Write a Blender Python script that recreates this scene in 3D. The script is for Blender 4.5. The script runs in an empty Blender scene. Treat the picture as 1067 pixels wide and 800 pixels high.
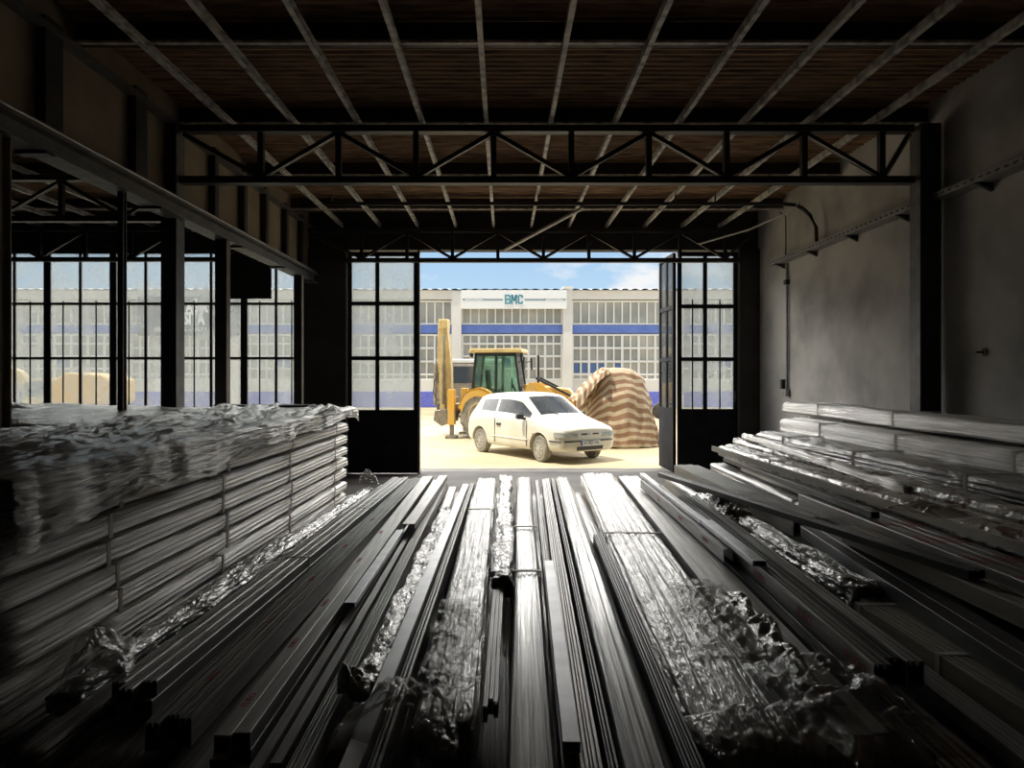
import bpy, bmesh, math, random
from mathutils import Vector, Matrix, noise
random.seed(7)
S = bpy.context.scene
COL = S.collection
PI = math.pi
def R(a): return math.radians(a)

# ------------------------------------------------------------ camera
F = 750.0; VX, VY = 525.0, 389.0; CAMZ = 1.88
cam_d = bpy.data.cameras.new('camera'); cam = bpy.data.objects.new('camera', cam_d); COL.objects.link(cam)
cam.location = (0, 0, CAMZ); cam.rotation_euler = (R(90), 0, 0)
cam_d.sensor_width = 36.0; cam_d.lens = F / 1067 * 36
cam_d.shift_x = (533.5 - VX) / 1067; cam_d.shift_y = (VY - 400.0) / 1067
cam_d.clip_start = 0.05; cam_d.clip_end = 2000
S.camera = cam
S.view_settings.view_transform = 'Standard'; S.view_settings.look = 'None'
S.view_settings.gamma = 1.0; S.view_settings.use_curve_mapping = False
S.view_settings.exposure = 1.35
S.cycles.max_bounces = 8; S.cycles.diffuse_bounces = 5; S.cycles.glossy_bounces = 4
S.cycles.transparent_max_bounces = 12; S.cycles.use_denoising = True
S.cycles.sample_clamp_indirect = 8.0
# ------------------------------------------------------------ sky
W = bpy.data.worlds.new('sky'); S.world = W; W.use_nodes = True
nt = W.node_tree; nt.nodes.clear(); N = nt.nodes.new; LK = nt.links.new
wo = N('ShaderNodeOutputWorld'); bg = N('ShaderNodeBackground'); tc = N('ShaderNodeTexCoord')
sep = N('ShaderNodeSeparateXYZ'); LK(tc.outputs['Generated'], sep.inputs[0])
ramp = N('ShaderNodeValToRGB'); LK(sep.outputs['Z'], ramp.inputs[0])
cr = ramp.color_ramp; cr.elements[0].position = 0.0; cr.elements[0].color = (.34, .44, .53, 1)
cr.elements[1].position = 1.0; cr.elements[1].color = (.08, .16, .35, 1)
e = cr.elements.new(.10); e.color = (.28, .40, .51, 1)
e = cr.elements.new(.20); e.color = (.19, .31, .47, 1)
mp = N('ShaderNodeMapping'); mp.inputs['Scale'].default_value = (1, 1, 2.6); LK(tc.outputs['Generated'], mp.inputs[0])
nz = N('ShaderNodeTexNoise'); nz.inputs['Scale'].default_value = 5.5; nz.inputs['Detail'].default_value = 9; nz.inputs['Roughness'].default_value = .58
LK(mp.outputs[0], nz.inputs['Vector'])
# a cumulus bank low over the roofs at the right, thin haze elsewhere
dist = N('ShaderNodeVectorMath'); dist.operation = 'DISTANCE'; LK(tc.outputs['Generated'], dist.inputs[0]); dist.inputs[1].default_value = (.19, .97, .105)
mr = N('ShaderNodeMapRange'); LK(dist.outputs['Value'], mr.inputs['Value'])
mr.inputs['From Min'].default_value = .02; mr.inputs['From Max'].default_value = .17; mr.inputs['To Min'].default_value = .20; mr.inputs['To Max'].default_value = -.12
ad0 = N('ShaderNodeMath'); LK(nz.outputs['Fac'], ad0.inputs[0]); LK(mr.outputs[0], ad0.inputs[1])
hi = N('ShaderNodeMapRange'); LK(sep.outputs['Z'], hi.inputs['Value']); hi.inputs['From Min'].default_value = .17; hi.inputs['From Max'].default_value = .42; hi.inputs['To Min'].default_value = 0.; hi.inputs['To Max'].default_value = .26
ad = N('ShaderNodeMath'); LK(ad0.outputs[0], ad.inputs[0]); LK(hi.outputs[0], ad.inputs[1])   # extra white cloud overhead, added out of view to light the piles
cl = N('ShaderNodeValToRGB'); LK(ad.outputs[0], cl.inputs[0]); cl.color_ramp.elements[0].position = .50; cl.color_ramp.elements[1].position = .64
mx = N('ShaderNodeMixRGB'); LK(cl.outputs[0], mx.inputs[0]); LK(ramp.outputs[0], mx.inputs[1]); mx.inputs[2].default_value = (.50, .51, .52, 1)
# unseen, very bright cloud band added above the view to light the piles
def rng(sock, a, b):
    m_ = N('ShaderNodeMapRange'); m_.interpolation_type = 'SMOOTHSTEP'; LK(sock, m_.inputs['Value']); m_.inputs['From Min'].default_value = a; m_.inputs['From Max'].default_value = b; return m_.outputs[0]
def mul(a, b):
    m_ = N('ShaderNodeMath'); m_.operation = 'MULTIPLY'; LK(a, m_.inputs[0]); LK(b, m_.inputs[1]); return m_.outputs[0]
fill_bank = mul(mul(rng(sep.outputs['Z'], .175, .25), rng(sep.outputs['Z'], .72, .52)), mul(rng(sep.outputs['Y'], .2, .6), rng(nz.outputs['Fac'], .25, .42)))
mb = N('ShaderNodeMixRGB'); LK(fill_bank, mb.inputs[0]); LK(mx.outputs[0], mb.inputs[1]); mb.inputs[2].default_value = (5.6, 5.4, 5.1, 1)
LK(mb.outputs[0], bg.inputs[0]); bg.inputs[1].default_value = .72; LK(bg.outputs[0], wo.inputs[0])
# ------------------------------------------------------------ sun
sd = bpy.data.lights.new('sun', 'SUN'); sun = bpy.data.objects.new('sun', sd); COL.objects.link(sun)
sd.energy = 2.15; sd.angle = R(.6); sd.color = (1.0, .93, .80)
sun.rotation_euler = Vector((-.9, -.24, 2.2)).to_track_quat('Z', 'Y').to_euler(); sun.location = (-20, -10, 60)
# daylight portals: they only steer the sampling of the sky through the openings
def portal(name, loc, sx, sz):
    d = bpy.data.lights.new(name, 'AREA'); d.shape = 'RECTANGLE'; d.size = sx; d.size_y = sz; d.cycles.is_portal = True
    o = bpy.data.objects.new(name, d); COL.objects.link(o); o.location = loc; o.rotation_euler = (R(-90), 0, 0)
portal('door_portal', (.8, 13.75, 2.1), 7.6, 4.4)
portal('window_portal', (-7.6, 13.75, 2.6), 7.8, 3.4)

# ------------------------------------------------------------ helpers
MATS = {}
def mat(name, col, rough=.6, metal=0., spec=.5, col2=None, scale=6., stretch=(1, 1, 1), detail=5., lo=.35, hi=.65, bump=0., bscale=None, bstretch=None, bdist=.01, coat=0.):
    m = bpy.data.materials.new(name); m.use_nodes = True; t = m.node_tree; p = t.nodes['Principled BSDF']
    p.inputs['Base Color'].default_value = (*col, 1); p.inputs['Roughness'].default_value = rough
    p.inputs['Metallic'].default_value = metal; p.inputs['Specular IOR Level'].default_value = spec
    if coat: p.inputs['Coat Weight'].default_value = coat; p.inputs['Coat Roughness'].default_value = .12
    def nzt(sc, st, de):
        c = t.nodes.new('ShaderNodeTexCoord'); mpp = t.nodes.new('ShaderNodeMapping'); mpp.inputs['Scale'].default_value = st
        n = t.nodes.new('ShaderNodeTexNoise'); n.inputs['Scale'].default_value = sc; n.inputs['Detail'].default_value = de
        t.links.new(c.outputs['Object'], mpp.inputs[0]); t.links.new(mpp.outputs[0], n.inputs['Vector']); return n
    if col2 is not None:
        n = nzt(scale, stretch, detail); r = t.nodes.new('ShaderNodeValToRGB'); r.color_ramp.elements[0].position = lo; r.color_ramp.elements[1].position = hi
        r.color_ramp.elements[0].color = (*col, 1); r.color_ramp.elements[1].color = (*col2, 1)
        t.links.new(n.outputs['Fac'], r.inputs[0]); t.links.new(r.outputs[0], p.inputs['Base Color'])
    if bump:
        n = nzt(bscale or scale, bstretch or stretch, 6); b = t.nodes.new('ShaderNodeBump'); b.inputs['Strength'].default_value = bump; b.inputs['Distance'].default_value = bdist
        t.links.new(n.outputs['Fac'], b.inputs['Height']); t.links.new(b.outputs[0], p.inputs['Normal'])
    MATS[name] = m; return m
def glassmat(name, tint, clear, haze_col, rough=.05):
    m = bpy.data.materials.new(name); m.use_nodes = True; t = m.node_tree; t.nodes.clear()
    o = t.nodes.new('ShaderNodeOutputMaterial'); tr = t.nodes.new('ShaderNodeBsdfTransparent'); tr.inputs[0].default_value = (*tint, 1)
    tl = t.nodes.new('ShaderNodeBsdfTranslucent'); tl.inputs[0].default_value = (*haze_col, 1)
    df = t.nodes.new('ShaderNodeBsdfDiffuse'); df.inputs[0].default_value = (*haze_col, 1)
    gl = t.nodes.new('ShaderNodeBsdfGlossy'); gl.inputs['Roughness'].default_value = rough
    m1 = t.nodes.new('ShaderNodeMixShader'); m1.inputs[0].default_value = .35; t.links.new(tl.outputs[0], m1.inputs[1]); t.links.new(df.outputs[0], m1.inputs[2])
    n = t.nodes.new('ShaderNodeTexNoise'); n.inputs['Scale'].default_value = 2.4; n.inputs['Detail'].default_value = 7
    c = t.nodes.new('ShaderNodeTexCoord'); t.links.new(c.outputs['Object'], n.inputs['Vector'])
    mr = t.nodes.new('ShaderNodeMapRange'); t.links.new(n.outputs['Fac'], mr.inputs['Value']); mr.inputs['From Min'].default_value = .3; mr.inputs['From Max'].default_value = .7
    mr.inputs['To Min'].default_value = max(0, 1 - clear - .12); mr.inputs['To Max'].default_value = min(1, 1 - clear + .12)
    m2 = t.nodes.new('ShaderNodeMixShader'); t.links.new(mr.outputs[0], m2.inputs[0]); t.links.new(tr.outputs[0], m2.inputs[1]); t.links.new(m1.outputs[0], m2.inputs[2])
    fr = t.nodes.new('ShaderNodeFresnel'); fr.inputs[0].default_value = 1.4
    m3 = t.nodes.new('ShaderNodeMixShader'); t.links.new(fr.outputs[0], m3.inputs[0]); t.links.new(m2.outputs[0], m3.inputs[1]); t.links.new(gl.outputs[0], m3.inputs[2])
    t.links.new(m3.outputs[0], o.inputs[0]); MATS[name] = m; return m

class MB:
    def __init__(s): s.v = []; s.f = []; s.mi = []
    def add(s, vs, fs, mi=0):
        b = len(s.v); s.v += [tuple(v) for v in vs]; s.f += [tuple(b + i for i in f) for f in fs]; s.mi += [mi] * len(fs); return s
    def box(s, x0, x1, y0, y1, z0, z1, mi=0):
        v = [(x0,y0,z0),(x1,y0,z0),(x1,y1,z0),(x0,y1,z0),(x0,y0,z1),(x1,y0,z1),(x1,y1,z1),(x0,y1,z1)]
        return s.add(v, [(0,3,2,1),(4,5,6,7),(0,1,5,4),(1,2,6,5),(2,3,7,6),(3,0,4,7)], mi)
    def bar(s, p, q, w, h, up=(0, 0, 1), mi=0):
        p, q = Vector(p), Vector(q); d = (q - p).normalized(); u = Vector(up)
        if abs(d.dot(u)) > .98: u = Vector((0, 1, 0))
        a = d.cross(u).normalized() * w / 2; b = a.cross(d).normalized() * h / 2
        v = [p-a-b, p+a-b, p+a+b, p-a+b, q-a-b, q+a-b, q+a+b, q-a+b]
        return s.add(v, [(0,1,2,3),(7,6,5,4),(0,4,5,1),(1,5,6,2),(2,6,7,3),(3,7,4,0)], mi)
    def tube(s, pts, r, n=8, mi=0):
        pts = [Vector(p) for p in pts]; rr = r if isinstance(r, (list, tuple)) else [r] * len(pts); vs = []
        for i, p in enumerate(pts):
            d = (pts[min(i+1, len(pts)-1)] - pts[max(i-1, 0)]).normalized()
            u = Vector((0, 0, 1)) if abs(d.z) < .9 else Vector((0, 1, 0)); a = d.cross(u).normalized(); b = a.cross(d)
            for k in range(n): t = 2*PI*k/n; vs.append(p + (a*math.cos(t) + b*math.sin(t)) * rr[i])
        fs = [(i*n+k, i*n+(k+1) % n, (i+1)*n+(k+1) % n, (i+1)*n+k) for i in range(len(pts)-1) for k in range(n)]
        fs.append(tuple(range(n))[::-1]); fs.append(tuple((len(pts)-1)*n + k for k in range(n)))
        return s.add(vs, fs, mi)
    def prism(s, poly, t0, t1, axis='y', mi=0):     # poly in (x,z) extruded along y, or (y,z) along x, or (x,y) along z
        def P(a, b, t): return (a, t, b) if axis == 'y' else ((t, a, b) if axis == 'x' else (a, b, t))
        n = len(poly); v = [P(a, b, t0) for a, b in poly] + [P(a, b, t1) for a, b in poly]
        f = [(i, (i+1) % n, n+(i+1) % n, n+i) for i in range(n)] + [tuple(range(n))[::-1], tuple(range(n, 2*n))]
        return s.add(v, f, mi)
    def lathe(s, prof, n=24, axis='y', c=(0, 0, 0), mi=0):   # prof (r, t)
        vs = []
        for r, t in prof:
            for k in range(n):
                a = 2*PI*k/n; x, z = r*math.cos(a), r*math.sin(a)
                vs.append((c[0]+x, c[1]+t, c[2]+z) if axis == 'y' else ((c[0]+t, c[1]+x, c[2]+z) if axis == 'x' else (c[0]+x, c[1]+z, c[2]+t)))
        m = len(prof); fs = [(i*n+k, i*n+(k+1) % n, (i+1)*n+(k+1) % n, (i+1)*n+k) for i in range(m-1) for k in range(n)]
        fs.append(tuple(range(n))[::-1]); fs.append(tuple((m-1)*n+k for k in range(n)))
        return s.add(vs, fs, mi)
    def mesh(s, name, mats, smooth=False):
        me = bpy.data.meshes.new(name); me.from_pydata(s.v, [], s.f)
        for m in (mats if isinstance(mats, (list, tuple)) else [mats]): me.materials.append(m)
        me.polygons.foreach_set('material_index', s.mi)
        bm = bmesh.new(); bm.from_mesh(me); bmesh.ops.recalc_face_normals(bm, faces=bm.faces); bm.to_mesh(me); bm.free()
        if smooth:
            me.polygons.foreach_set('use_smooth', [True] * len(me.polygons))
            if smooth != 'all': me.set_sharp_from_angle(angle=R(35))
        me.update(); return me
    def build(s, name, mats, parent=None, smooth=False, bevel=0, kind=None):
        o = bpy.data.objects.new(name, s.mesh(name, mats, smooth)); COL.objects.link(o); o.parent = parent
        if bevel:
            b = o.modifiers.new('bevel', 'BEVEL'); b.width = bevel; b.segments = 2; b.limit_method = 'ANGLE'
        if kind: o['kind'] = kind
        return o
def thing(name, label, cat, loc=(0, 0, 0), rz=0., group=None):
    o = bpy.data.objects.new(name, None); COL.objects.link(o); o.location = loc; o.rotation_euler = (0, 0, rz)
    o['label'] = label; o['category'] = cat; o.empty_display_size = .2
    if group: o['group'] = group
    return o
def tag(o, label, cat, group=None):
    o['label'] = label; o['category'] = cat
    if group: o['group'] = group
    return o
def holder(name, loc=(0, 0, 0), rz=0.):            # an Empty for a structural thing
    o = bpy.data.objects.new(name, None); COL.objects.link(o); o.location = loc; o.rotation_euler = (0, 0, rz); o['kind'] = 'structure'; return o
def kids(o): return KIDS.get(o.name, None) or [c for c in COL.objects if c.parent == o]
KIDS = {}
def dup(root, loc=None, rot=None, label=None):
    r = root.copy(); COL.objects.link(r)
    if loc is not None: r.location = loc
    if rot is not None: r.rotation_euler = rot
    if label: r['label'] = label
    for ch in [c for c in COL.objects if c.parent == root]:
        c = ch.copy(); COL.objects.link(c); c.parent = r
        for g in [g for g in COL.objects if g.parent == ch]:
            d = g.copy(); COL.objects.link(d); d.parent = c
    return r
def text(name, s, size, loc, rot, m, parent=None, ext=.002, sx=1., align='CENTER', bold=0.):
    cu = bpy.data.curves.new(name, 'FONT'); cu.body = s; cu.size = size; cu.extrude = ext; cu.align_x = align; cu.align_y = 'CENTER'; cu.resolution_u = 2; cu.offset = bold
    t = bpy.data.objects.new('tmp', cu); COL.objects.link(t); dg = bpy.context.evaluated_depsgraph_get()
    me = bpy.data.meshes.new_from_object(t.evaluated_get(dg)); bpy.data.objects.remove(t)
    me.materials.clear(); me.materials.append(m)
    o = bpy.data.objects.new(name, me); COL.objects.link(o); o.location = loc; o.rotation_euler = rot; o.scale = (sx, 1, 1); o.parent = parent
    return o
ORD = ['first', 'second', 'third', 'fourth', 'fifth', 'sixth', 'seventh', 'eighth', 'ninth', 'tenth', 'eleventh', 'twelfth', 'thirteenth', 'fourteenth', 'fifteenth', 'sixteenth', 'seventeenth', 'eighteenth', 'nineteenth', 'twentieth']

# ------------------------------------------------------------ materials
M = MATS
mat('concrete_floor', (.10, .095, .09), .8, col2=(.17, .16, .15), scale=1.5, bump=.2)
mat('yard', (.42, .35, .22), .95, col2=(.56, .475, .32), scale=.55, detail=8, lo=.3, hi=.7, bump=.3, bscale=14)
mat('threshold', (.34, .32, .29), .9, col2=(.44, .42, .38), scale=3, bump=.2)
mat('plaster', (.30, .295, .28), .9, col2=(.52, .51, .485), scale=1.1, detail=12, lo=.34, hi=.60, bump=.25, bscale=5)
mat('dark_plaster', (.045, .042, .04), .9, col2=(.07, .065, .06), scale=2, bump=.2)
mat('beige_panel', (.22, .17, .11), .85, col2=(.29, .225, .15), scale=2.2, detail=8, bump=.15)
mat('roof_board', (.17, .095, .05), .8, col2=(.42, .25, .135), scale=2.2, stretch=(1.2, 9, 1), detail=9, lo=.38, hi=.62, bump=.3)
mat('black_steel', (.022, .022, .024), .5, .2, col2=(.045, .042, .04), scale=5)
mat('steel_light', (.66, .63, .58), .55, .1, col2=(.20, .19, .18), scale=9, detail=8, lo=.42, hi=.7, bump=.1)
mat('steel_grey', (.10, .097, .093), .55, .3, col2=(.16, .155, .15), scale=7)
mat('post_beige', (.22, .19, .15), .8, col2=(.30, .26, .21), scale=5)
mat('door_steel', (.010, .011, .016), .7, .0, .15, col2=(.02, .022, .03), scale=4)
mat('galv', (.34, .335, .33), .5, .5, col2=(.26, .255, .25), scale=9, bump=.1)
mat('cable', (.03, .03, .03), .6)
mat('facade_white', (.72, .69, .64), .85, col2=(.80, .775, .73), scale=.6, detail=8, bump=.1)
mat('facade_wall', (.66, .62, .55), .9, col2=(.76, .72, .66), scale=.7)
mat('facade_frame', (.85, .84, .80), .6)
mat('facade_glass', (.30, .30, .27), .3, .0, .6, col2=(.56, .54, .47), scale=.42, detail=4)
mat('facade_blue', (.12, .20, .56), .6, col2=(.15, .24, .62), scale=2)
mat('pane_blue', (.10, .17, .38), .4)
mat('blue_tile', (.13, .15, .60), .5, col2=(.18, .21, .68), scale=8)
mat('sign_white', (.88, .88, .86), .6)
mat('sign_teal', (.10, .32, .38), .5)
mat('sign_grey', (.25, .33, .37), .5)
mat('roof_metal', (.50, .50, .50), .5, .3)
mat('car_paint', (.74, .72, .62), .28, 0, .5, col2=(.66, .62, .50), scale=1.6, coat=.5)
mat('car_glass', (.045, .06, .075), .08, 0, .8)
mat('rubber', (.05, .047, .042), .85, col2=(.13, .12, .10), scale=7)
mat('rim', (.50, .49, .46), .35, .6)
mat('black_plastic', (.03, .03, .032), .55)
mat('lamp_glass', (.62, .63, .56), .15, .0, .8, col2=(.34, .35, .30), scale=22)
mat('orange_glass', (.8, .25, .03), .2)
mat('plate_white', (.75, .76, .78), .4); mat('plate_blue', (.03, .08, .45), .4)
mat('seat_cloth', (.03, .03, .035), .9)
mat('yellow', (.74, .40, .035), .5, col2=(.66, .42, .12), scale=2.5, bump=.05)
mat('faded_yellow', (.72, .55, .22), .6, col2=(.55, .40, .18), scale=5, detail=8)
mat('machine_black', (.022, .024, .026), .5, .2)
mat('machine_grey', (.20, .19, .17), .5, .4, col2=(.35, .30, .22), scale=8)
mat('tyre_dust', (.20, .185, .15), .95, col2=(.34, .31, .25), scale=6, bump=.3)
mat('steel_rod', (.6, .6, .6), .2, .9)
mat('white_paint', (.70, .70, .70), .4)
mat('profile_dark', (.20, .20, .195), .40, .4, col2=(.34, .335, .32), scale=5, stretch=(9, .6, 9), detail=6, bump=.05)
mat('profile_grey', (.38, .38, .37), .40, .4, col2=(.56, .555, .54), scale=5, stretch=(9, .5, 9), detail=7, bump=.08)
mat('profile_charcoal', (.06, .062, .068), .4, .4, col2=(.09, .092, .096), scale=4, stretch=(6, .5, 6))
mat('profile_olive', (.28, .26, .21), .55, .2, col2=(.40, .37, .30), scale=4, stretch=(8, .5, 8))
mat('bright_metal', (.74, .76, .79), .35, .3, col2=(.58, .60, .63), scale=8, detail=7, bump=.05)
mat('red_print', (.50, .04, .035), .7); mat('black_print', (.02, .02, .02), .7); mat('white_print', (.95, .95, .95), .6)
mat('strap_white', (.70, .68, .60), .5); mat('film_tape', (.55, .55, .52), .3)
def filmmat(name, c1, c2, rough=.22, bs=9., st=(5, .22, 5), bump=1.0, fine=.5, spec=.7, metal=.25, dist=.02):
    m = bpy.data.materials.new(name); m.use_nodes = True; t = m.node_tree; p = t.nodes['Principled BSDF']; n_, l_ = t.nodes.new, t.links.new
    p.inputs['Roughness'].default_value = rough; p.inputs['Specular IOR Level'].default_value = spec; p.inputs['Metallic'].default_value = metal
    p.inputs['Coat Weight'].default_value = .6; p.inputs['Coat Roughness'].default_value = .10
    c = n_('ShaderNodeTexCoord'); a = n_('ShaderNodeMapping'); a.inputs['Scale'].default_value = st; l_(c.outputs['Object'], a.inputs[0])
    nA = n_('ShaderNodeTexNoise'); nA.inputs['Scale'].default_value = bs; nA.inputs['Detail'].default_value = 5; nA.inputs['Distortion'].default_value = .6; l_(a.outputs[0], nA.inputs['Vector'])
    b = n_('ShaderNodeMapping'); b.inputs['Scale'].default_value = (1, .3, 1); l_(c.outputs['Object'], b.inputs[0])
    nB = n_('ShaderNodeTexNoise'); nB.inputs['Scale'].default_value = 26; nB.inputs['Detail'].default_value = 4; nB.inputs['Distortion'].default_value = 1.5; l_(b.outputs[0], nB.inputs['Vector'])
    r = n_('ShaderNodeValToRGB'); r.color_ramp.elements[0].position = .40; r.color_ramp.elements[1].position = .60
    r.color_ramp.elements[0].color = (*c1, 1); r.color_ramp.elements[1].color = (*c2, 1); l_(nA.outputs['Fac'], r.inputs[0]); l_(r.outputs[0], p.inputs['Base Color'])
    ma = n_('ShaderNodeMath'); ma.operation = 'MULTIPLY'; ma.inputs[1].default_value = fine; l_(nB.outputs['Fac'], ma.inputs[0])
    mb_ = n_('ShaderNodeMath'); mb_.operation = 'ADD'; l_(nA.outputs['Fac'], mb_.inputs[0]); l_(ma.outputs[0], mb_.inputs[1])
    bu = n_('ShaderNodeBump'); bu.inputs['Strength'].default_value = bump; bu.inputs['Distance'].default_value = dist; l_(mb_.outputs[0], bu.inputs['Height'])
    l_(bu.outputs[0], p.inputs['Normal']); l_(bu.outputs[0], p.inputs['Coat Normal']); MATS[name] = m; return m
filmmat('film_grey', (.11, .11, .105), (.36, .355, .345), rough=.30)
filmmat('film_soft', (.12, .12, .115), (.33, .325, .315), rough=.36, bump=.4, fine=.12, st=(8, .12, 8))
filmmat('film_white', (.60, .59, .555), (.97, .955, .91), rough=.30, st=(5, .12, 13), bump=.9, fine=.22, metal=.10, dist=.022)
filmmat('film_crumple', (.20, .20, .195), (.56, .56, .545), rough=.2, st=(1.8, .6, 1.8), bump=1., fine=1.)
def loosefilm(name):
    m = bpy.data.materials.new(name); m.use_nodes = True; t = m.node_tree; t.nodes.clear(); n_, l_ = t.nodes.new, t.links.new
    o = n_('ShaderNodeOutputMaterial'); tr = n_('ShaderNodeBsdfTransparent'); tr.inputs[0].default_value = (.93, .93, .92, 1)
    gl = n_('ShaderNodeBsdfGlossy'); gl.inputs['Roughness'].default_value = .14; df = n_('ShaderNodeBsdfDiffuse'); df.inputs[0].default_value = (.5, .5, .49, 1)
    c = n_('ShaderNodeTexCoord'); nA = n_('ShaderNodeTexNoise'); nA.inputs['Scale'].default_value = 16; nA.inputs['Detail'].default_value = 5; nA.inputs['Distortion'].default_value = 1.2; l_(c.outputs['Object'], nA.inputs['Vector'])
    bu = n_('ShaderNodeBump'); bu.inputs['Strength'].default_value = 1.; bu.inputs['Distance'].default_value = .02; l_(nA.outputs['Fac'], bu.inputs['Height']); l_(bu.outputs[0], gl.inputs['Normal'])
    a = n_('ShaderNodeMixShader'); a.inputs[0].default_value = .5; l_(gl.outputs[0], a.inputs[1]); l_(df.outputs[0], a.inputs[2])
    b = n_('ShaderNodeMixShader'); b.inputs[0].default_value = .42; l_(tr.outputs[0], b.inputs[1]); l_(a.outputs[0], b.inputs[2]); l_(b.outputs[0], o.inputs[0]); MATS[name] = m
loosefilm('loose_film')
glassmat('dusty_glass', (.84, .87, .87), .68, (.54, .56, .56)); glassmat('cab_glass', (.72, .86, .78), .88, (.6, .7, .65)); glassmat('auto_glass', (.5, .56, .6), .72, (.5, .55, .6))
# ============================================================ building shell
XR = 4.75; XL = -12.2; YF = 13.45; YB = -4.5; ZR = 4.9
MB().box(XL-.3, XR+.3, YB-.3, YF+.35, -.2, 0).build('floor', M['concrete_floor'], kind='structure')
MB().box(-70, 60, 14.35, 75, -.25, -.012).build('ground', M['yard'], kind='structure')
MB().box(-14, 8, YF+.35, 14.35, -.22, -.004).build('trim_1', M['threshold'], kind='structure')
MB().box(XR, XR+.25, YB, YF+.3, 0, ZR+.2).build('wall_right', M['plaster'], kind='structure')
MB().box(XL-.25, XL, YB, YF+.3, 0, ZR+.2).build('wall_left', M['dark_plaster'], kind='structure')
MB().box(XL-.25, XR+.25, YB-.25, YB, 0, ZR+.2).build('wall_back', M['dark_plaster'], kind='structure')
# front wall: piers, sill under the windows, lintel above the openings
w = MB(); y0, y1 = YF, YF+.28
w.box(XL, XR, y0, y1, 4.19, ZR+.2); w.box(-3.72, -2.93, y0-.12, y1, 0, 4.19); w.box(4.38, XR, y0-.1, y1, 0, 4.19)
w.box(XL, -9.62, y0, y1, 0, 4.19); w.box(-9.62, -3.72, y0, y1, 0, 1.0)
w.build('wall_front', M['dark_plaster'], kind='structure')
# corrugated roof sheets: ribs run across the bays
def roof():
    m = MB(); n = int((YF+.3 - YB+.3) / .035); v = []; 
    for i in range(n+1):
        y = YB-.3 + i*.035; z = ZR + .012*math.sin(i*2.1) ; v += [(XL-.3, y, z), (XR+.3, y, z)]
    f = [(2*i, 2*i+1, 2*i+3, 2*i+2) for i in range(n)]; m.add(v, f)
    m.box(XL-.3, XR+.3, YB-.3, YF+.3, ZR+.06, ZR+.16); return m
roof().build('ceiling', M['roof_board'], kind='structure')
# cross beams above the purlins
for i, y in enumerate([-2.1, -.05, 2.0, 4.05, 6.15, 8.12, 10.22, 12.3]):
    b = MB().box(XL, XR, y-.05, y+.05, 4.70, 4.86); b.box(XL, XR, y-.09, y-.0505, 4.685, 4.70); b.box(XL, XR, y-.05, y+.05, 4.686, 4.6995)
    o = b.build('roof_beam', [M['black_steel']]); o['kind'] = 'structure'; o.name = 'trim_%d' % (2+i)
    MB().box(XL, XR, y-.10, y-.055, 4.66, 4.684).build('trim_%d' % (12+i), M['steel_light'], kind='structure')
# purlins running towards the door (under the beams)
k0 = -17; cnt = 0
for k in range(k0, 7):
    x = -.19 + .70*k
    if x < XL+.2: continue
    m = MB(); m.box(x-.022, x+.022, YB, YF-.02, 4.585, 4.592); m.box(x-.022, x-.016, YB, YF-.02, 4.592, 4.655); m.box(x-.022, x+.022, YB, YF-.02, 4.650, 4.658)
    o = m.build('roof_purlin', M['steel_light'])
    if k >= -4: s = '%s light steel ceiling purlin counted from the grey right wall' % ORD[6-k]
    else: s = '%s light steel ceiling purlin left of the long beam under the beige panels' % ORD[-5-k]
    tag(o, s, 'purlin', 'light steel purlins under the roof')

# trusses
def truss(y, xs, x0, x1, phase, label, z0=3.93, z1=4.56, t=.06):
    r = thing('roof_truss', label, 'truss', (0, y, 0))
    MB().box(x0, x1, -t, t, z1-.075, z1).build('top_chord', M['black_steel'], r)
    MB().box(x0, x1, -t, t, z0, z0+.075).build('bottom_chord', M['black_steel'], r)
    for i, x in enumerate(xs):
        MB().box(x-.03, x+.03, -.035, .035, z0+.075, z1-.075).build('web_post', M['black_steel'], r)
    xx = [x0] + list(xs) + [x1]
    for a, b in zip(xx[:-1], xx[1:]):
        if b - a < .2: continue
        ia = round((a + .11) / .84); up_a = (ia + phase) % 2 == 0
        if a == x0: up_a = True if (round((b + .11) / .84) + phase) % 2 else False
        za, zb = (z1-.09, z0+.09) if up_a else (z0+.09, z1-.09)
        MB().bar((a + .03, 0, za), (b - .03, 0, zb), .045, .05).build('diagonal', M['black_steel'], r)
        MB().bar((a + .03, -.03, za - .027), (b - .03, -.03, zb - .027), .012, .004).build('diagonal_lit_edge', M['steel_light'], r)  # pale strip paints the light caught along the diagonal's lower edge
    return r
near_x = [-.11 + .84*k for k in range(-3, 6)]
truss(7.8, near_x, -3.5, 4.42, 0, 'near black steel lattice truss spanning the main bay above the piles')
truss(13.3, near_x, -3.6, 4.6, 0, 'far black lattice truss just inside the big doorway')
truss(9.75, [-.11+.84*k for k in range(-13, -4)], -11.9, -3.66, 1, 'black lattice truss in the left side bay')
truss(13.2, [-.11+.84*k for k in range(-13, -4)], -11.9, -3.75, 1, 'black lattice truss across the top of the left glazed wall')

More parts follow.
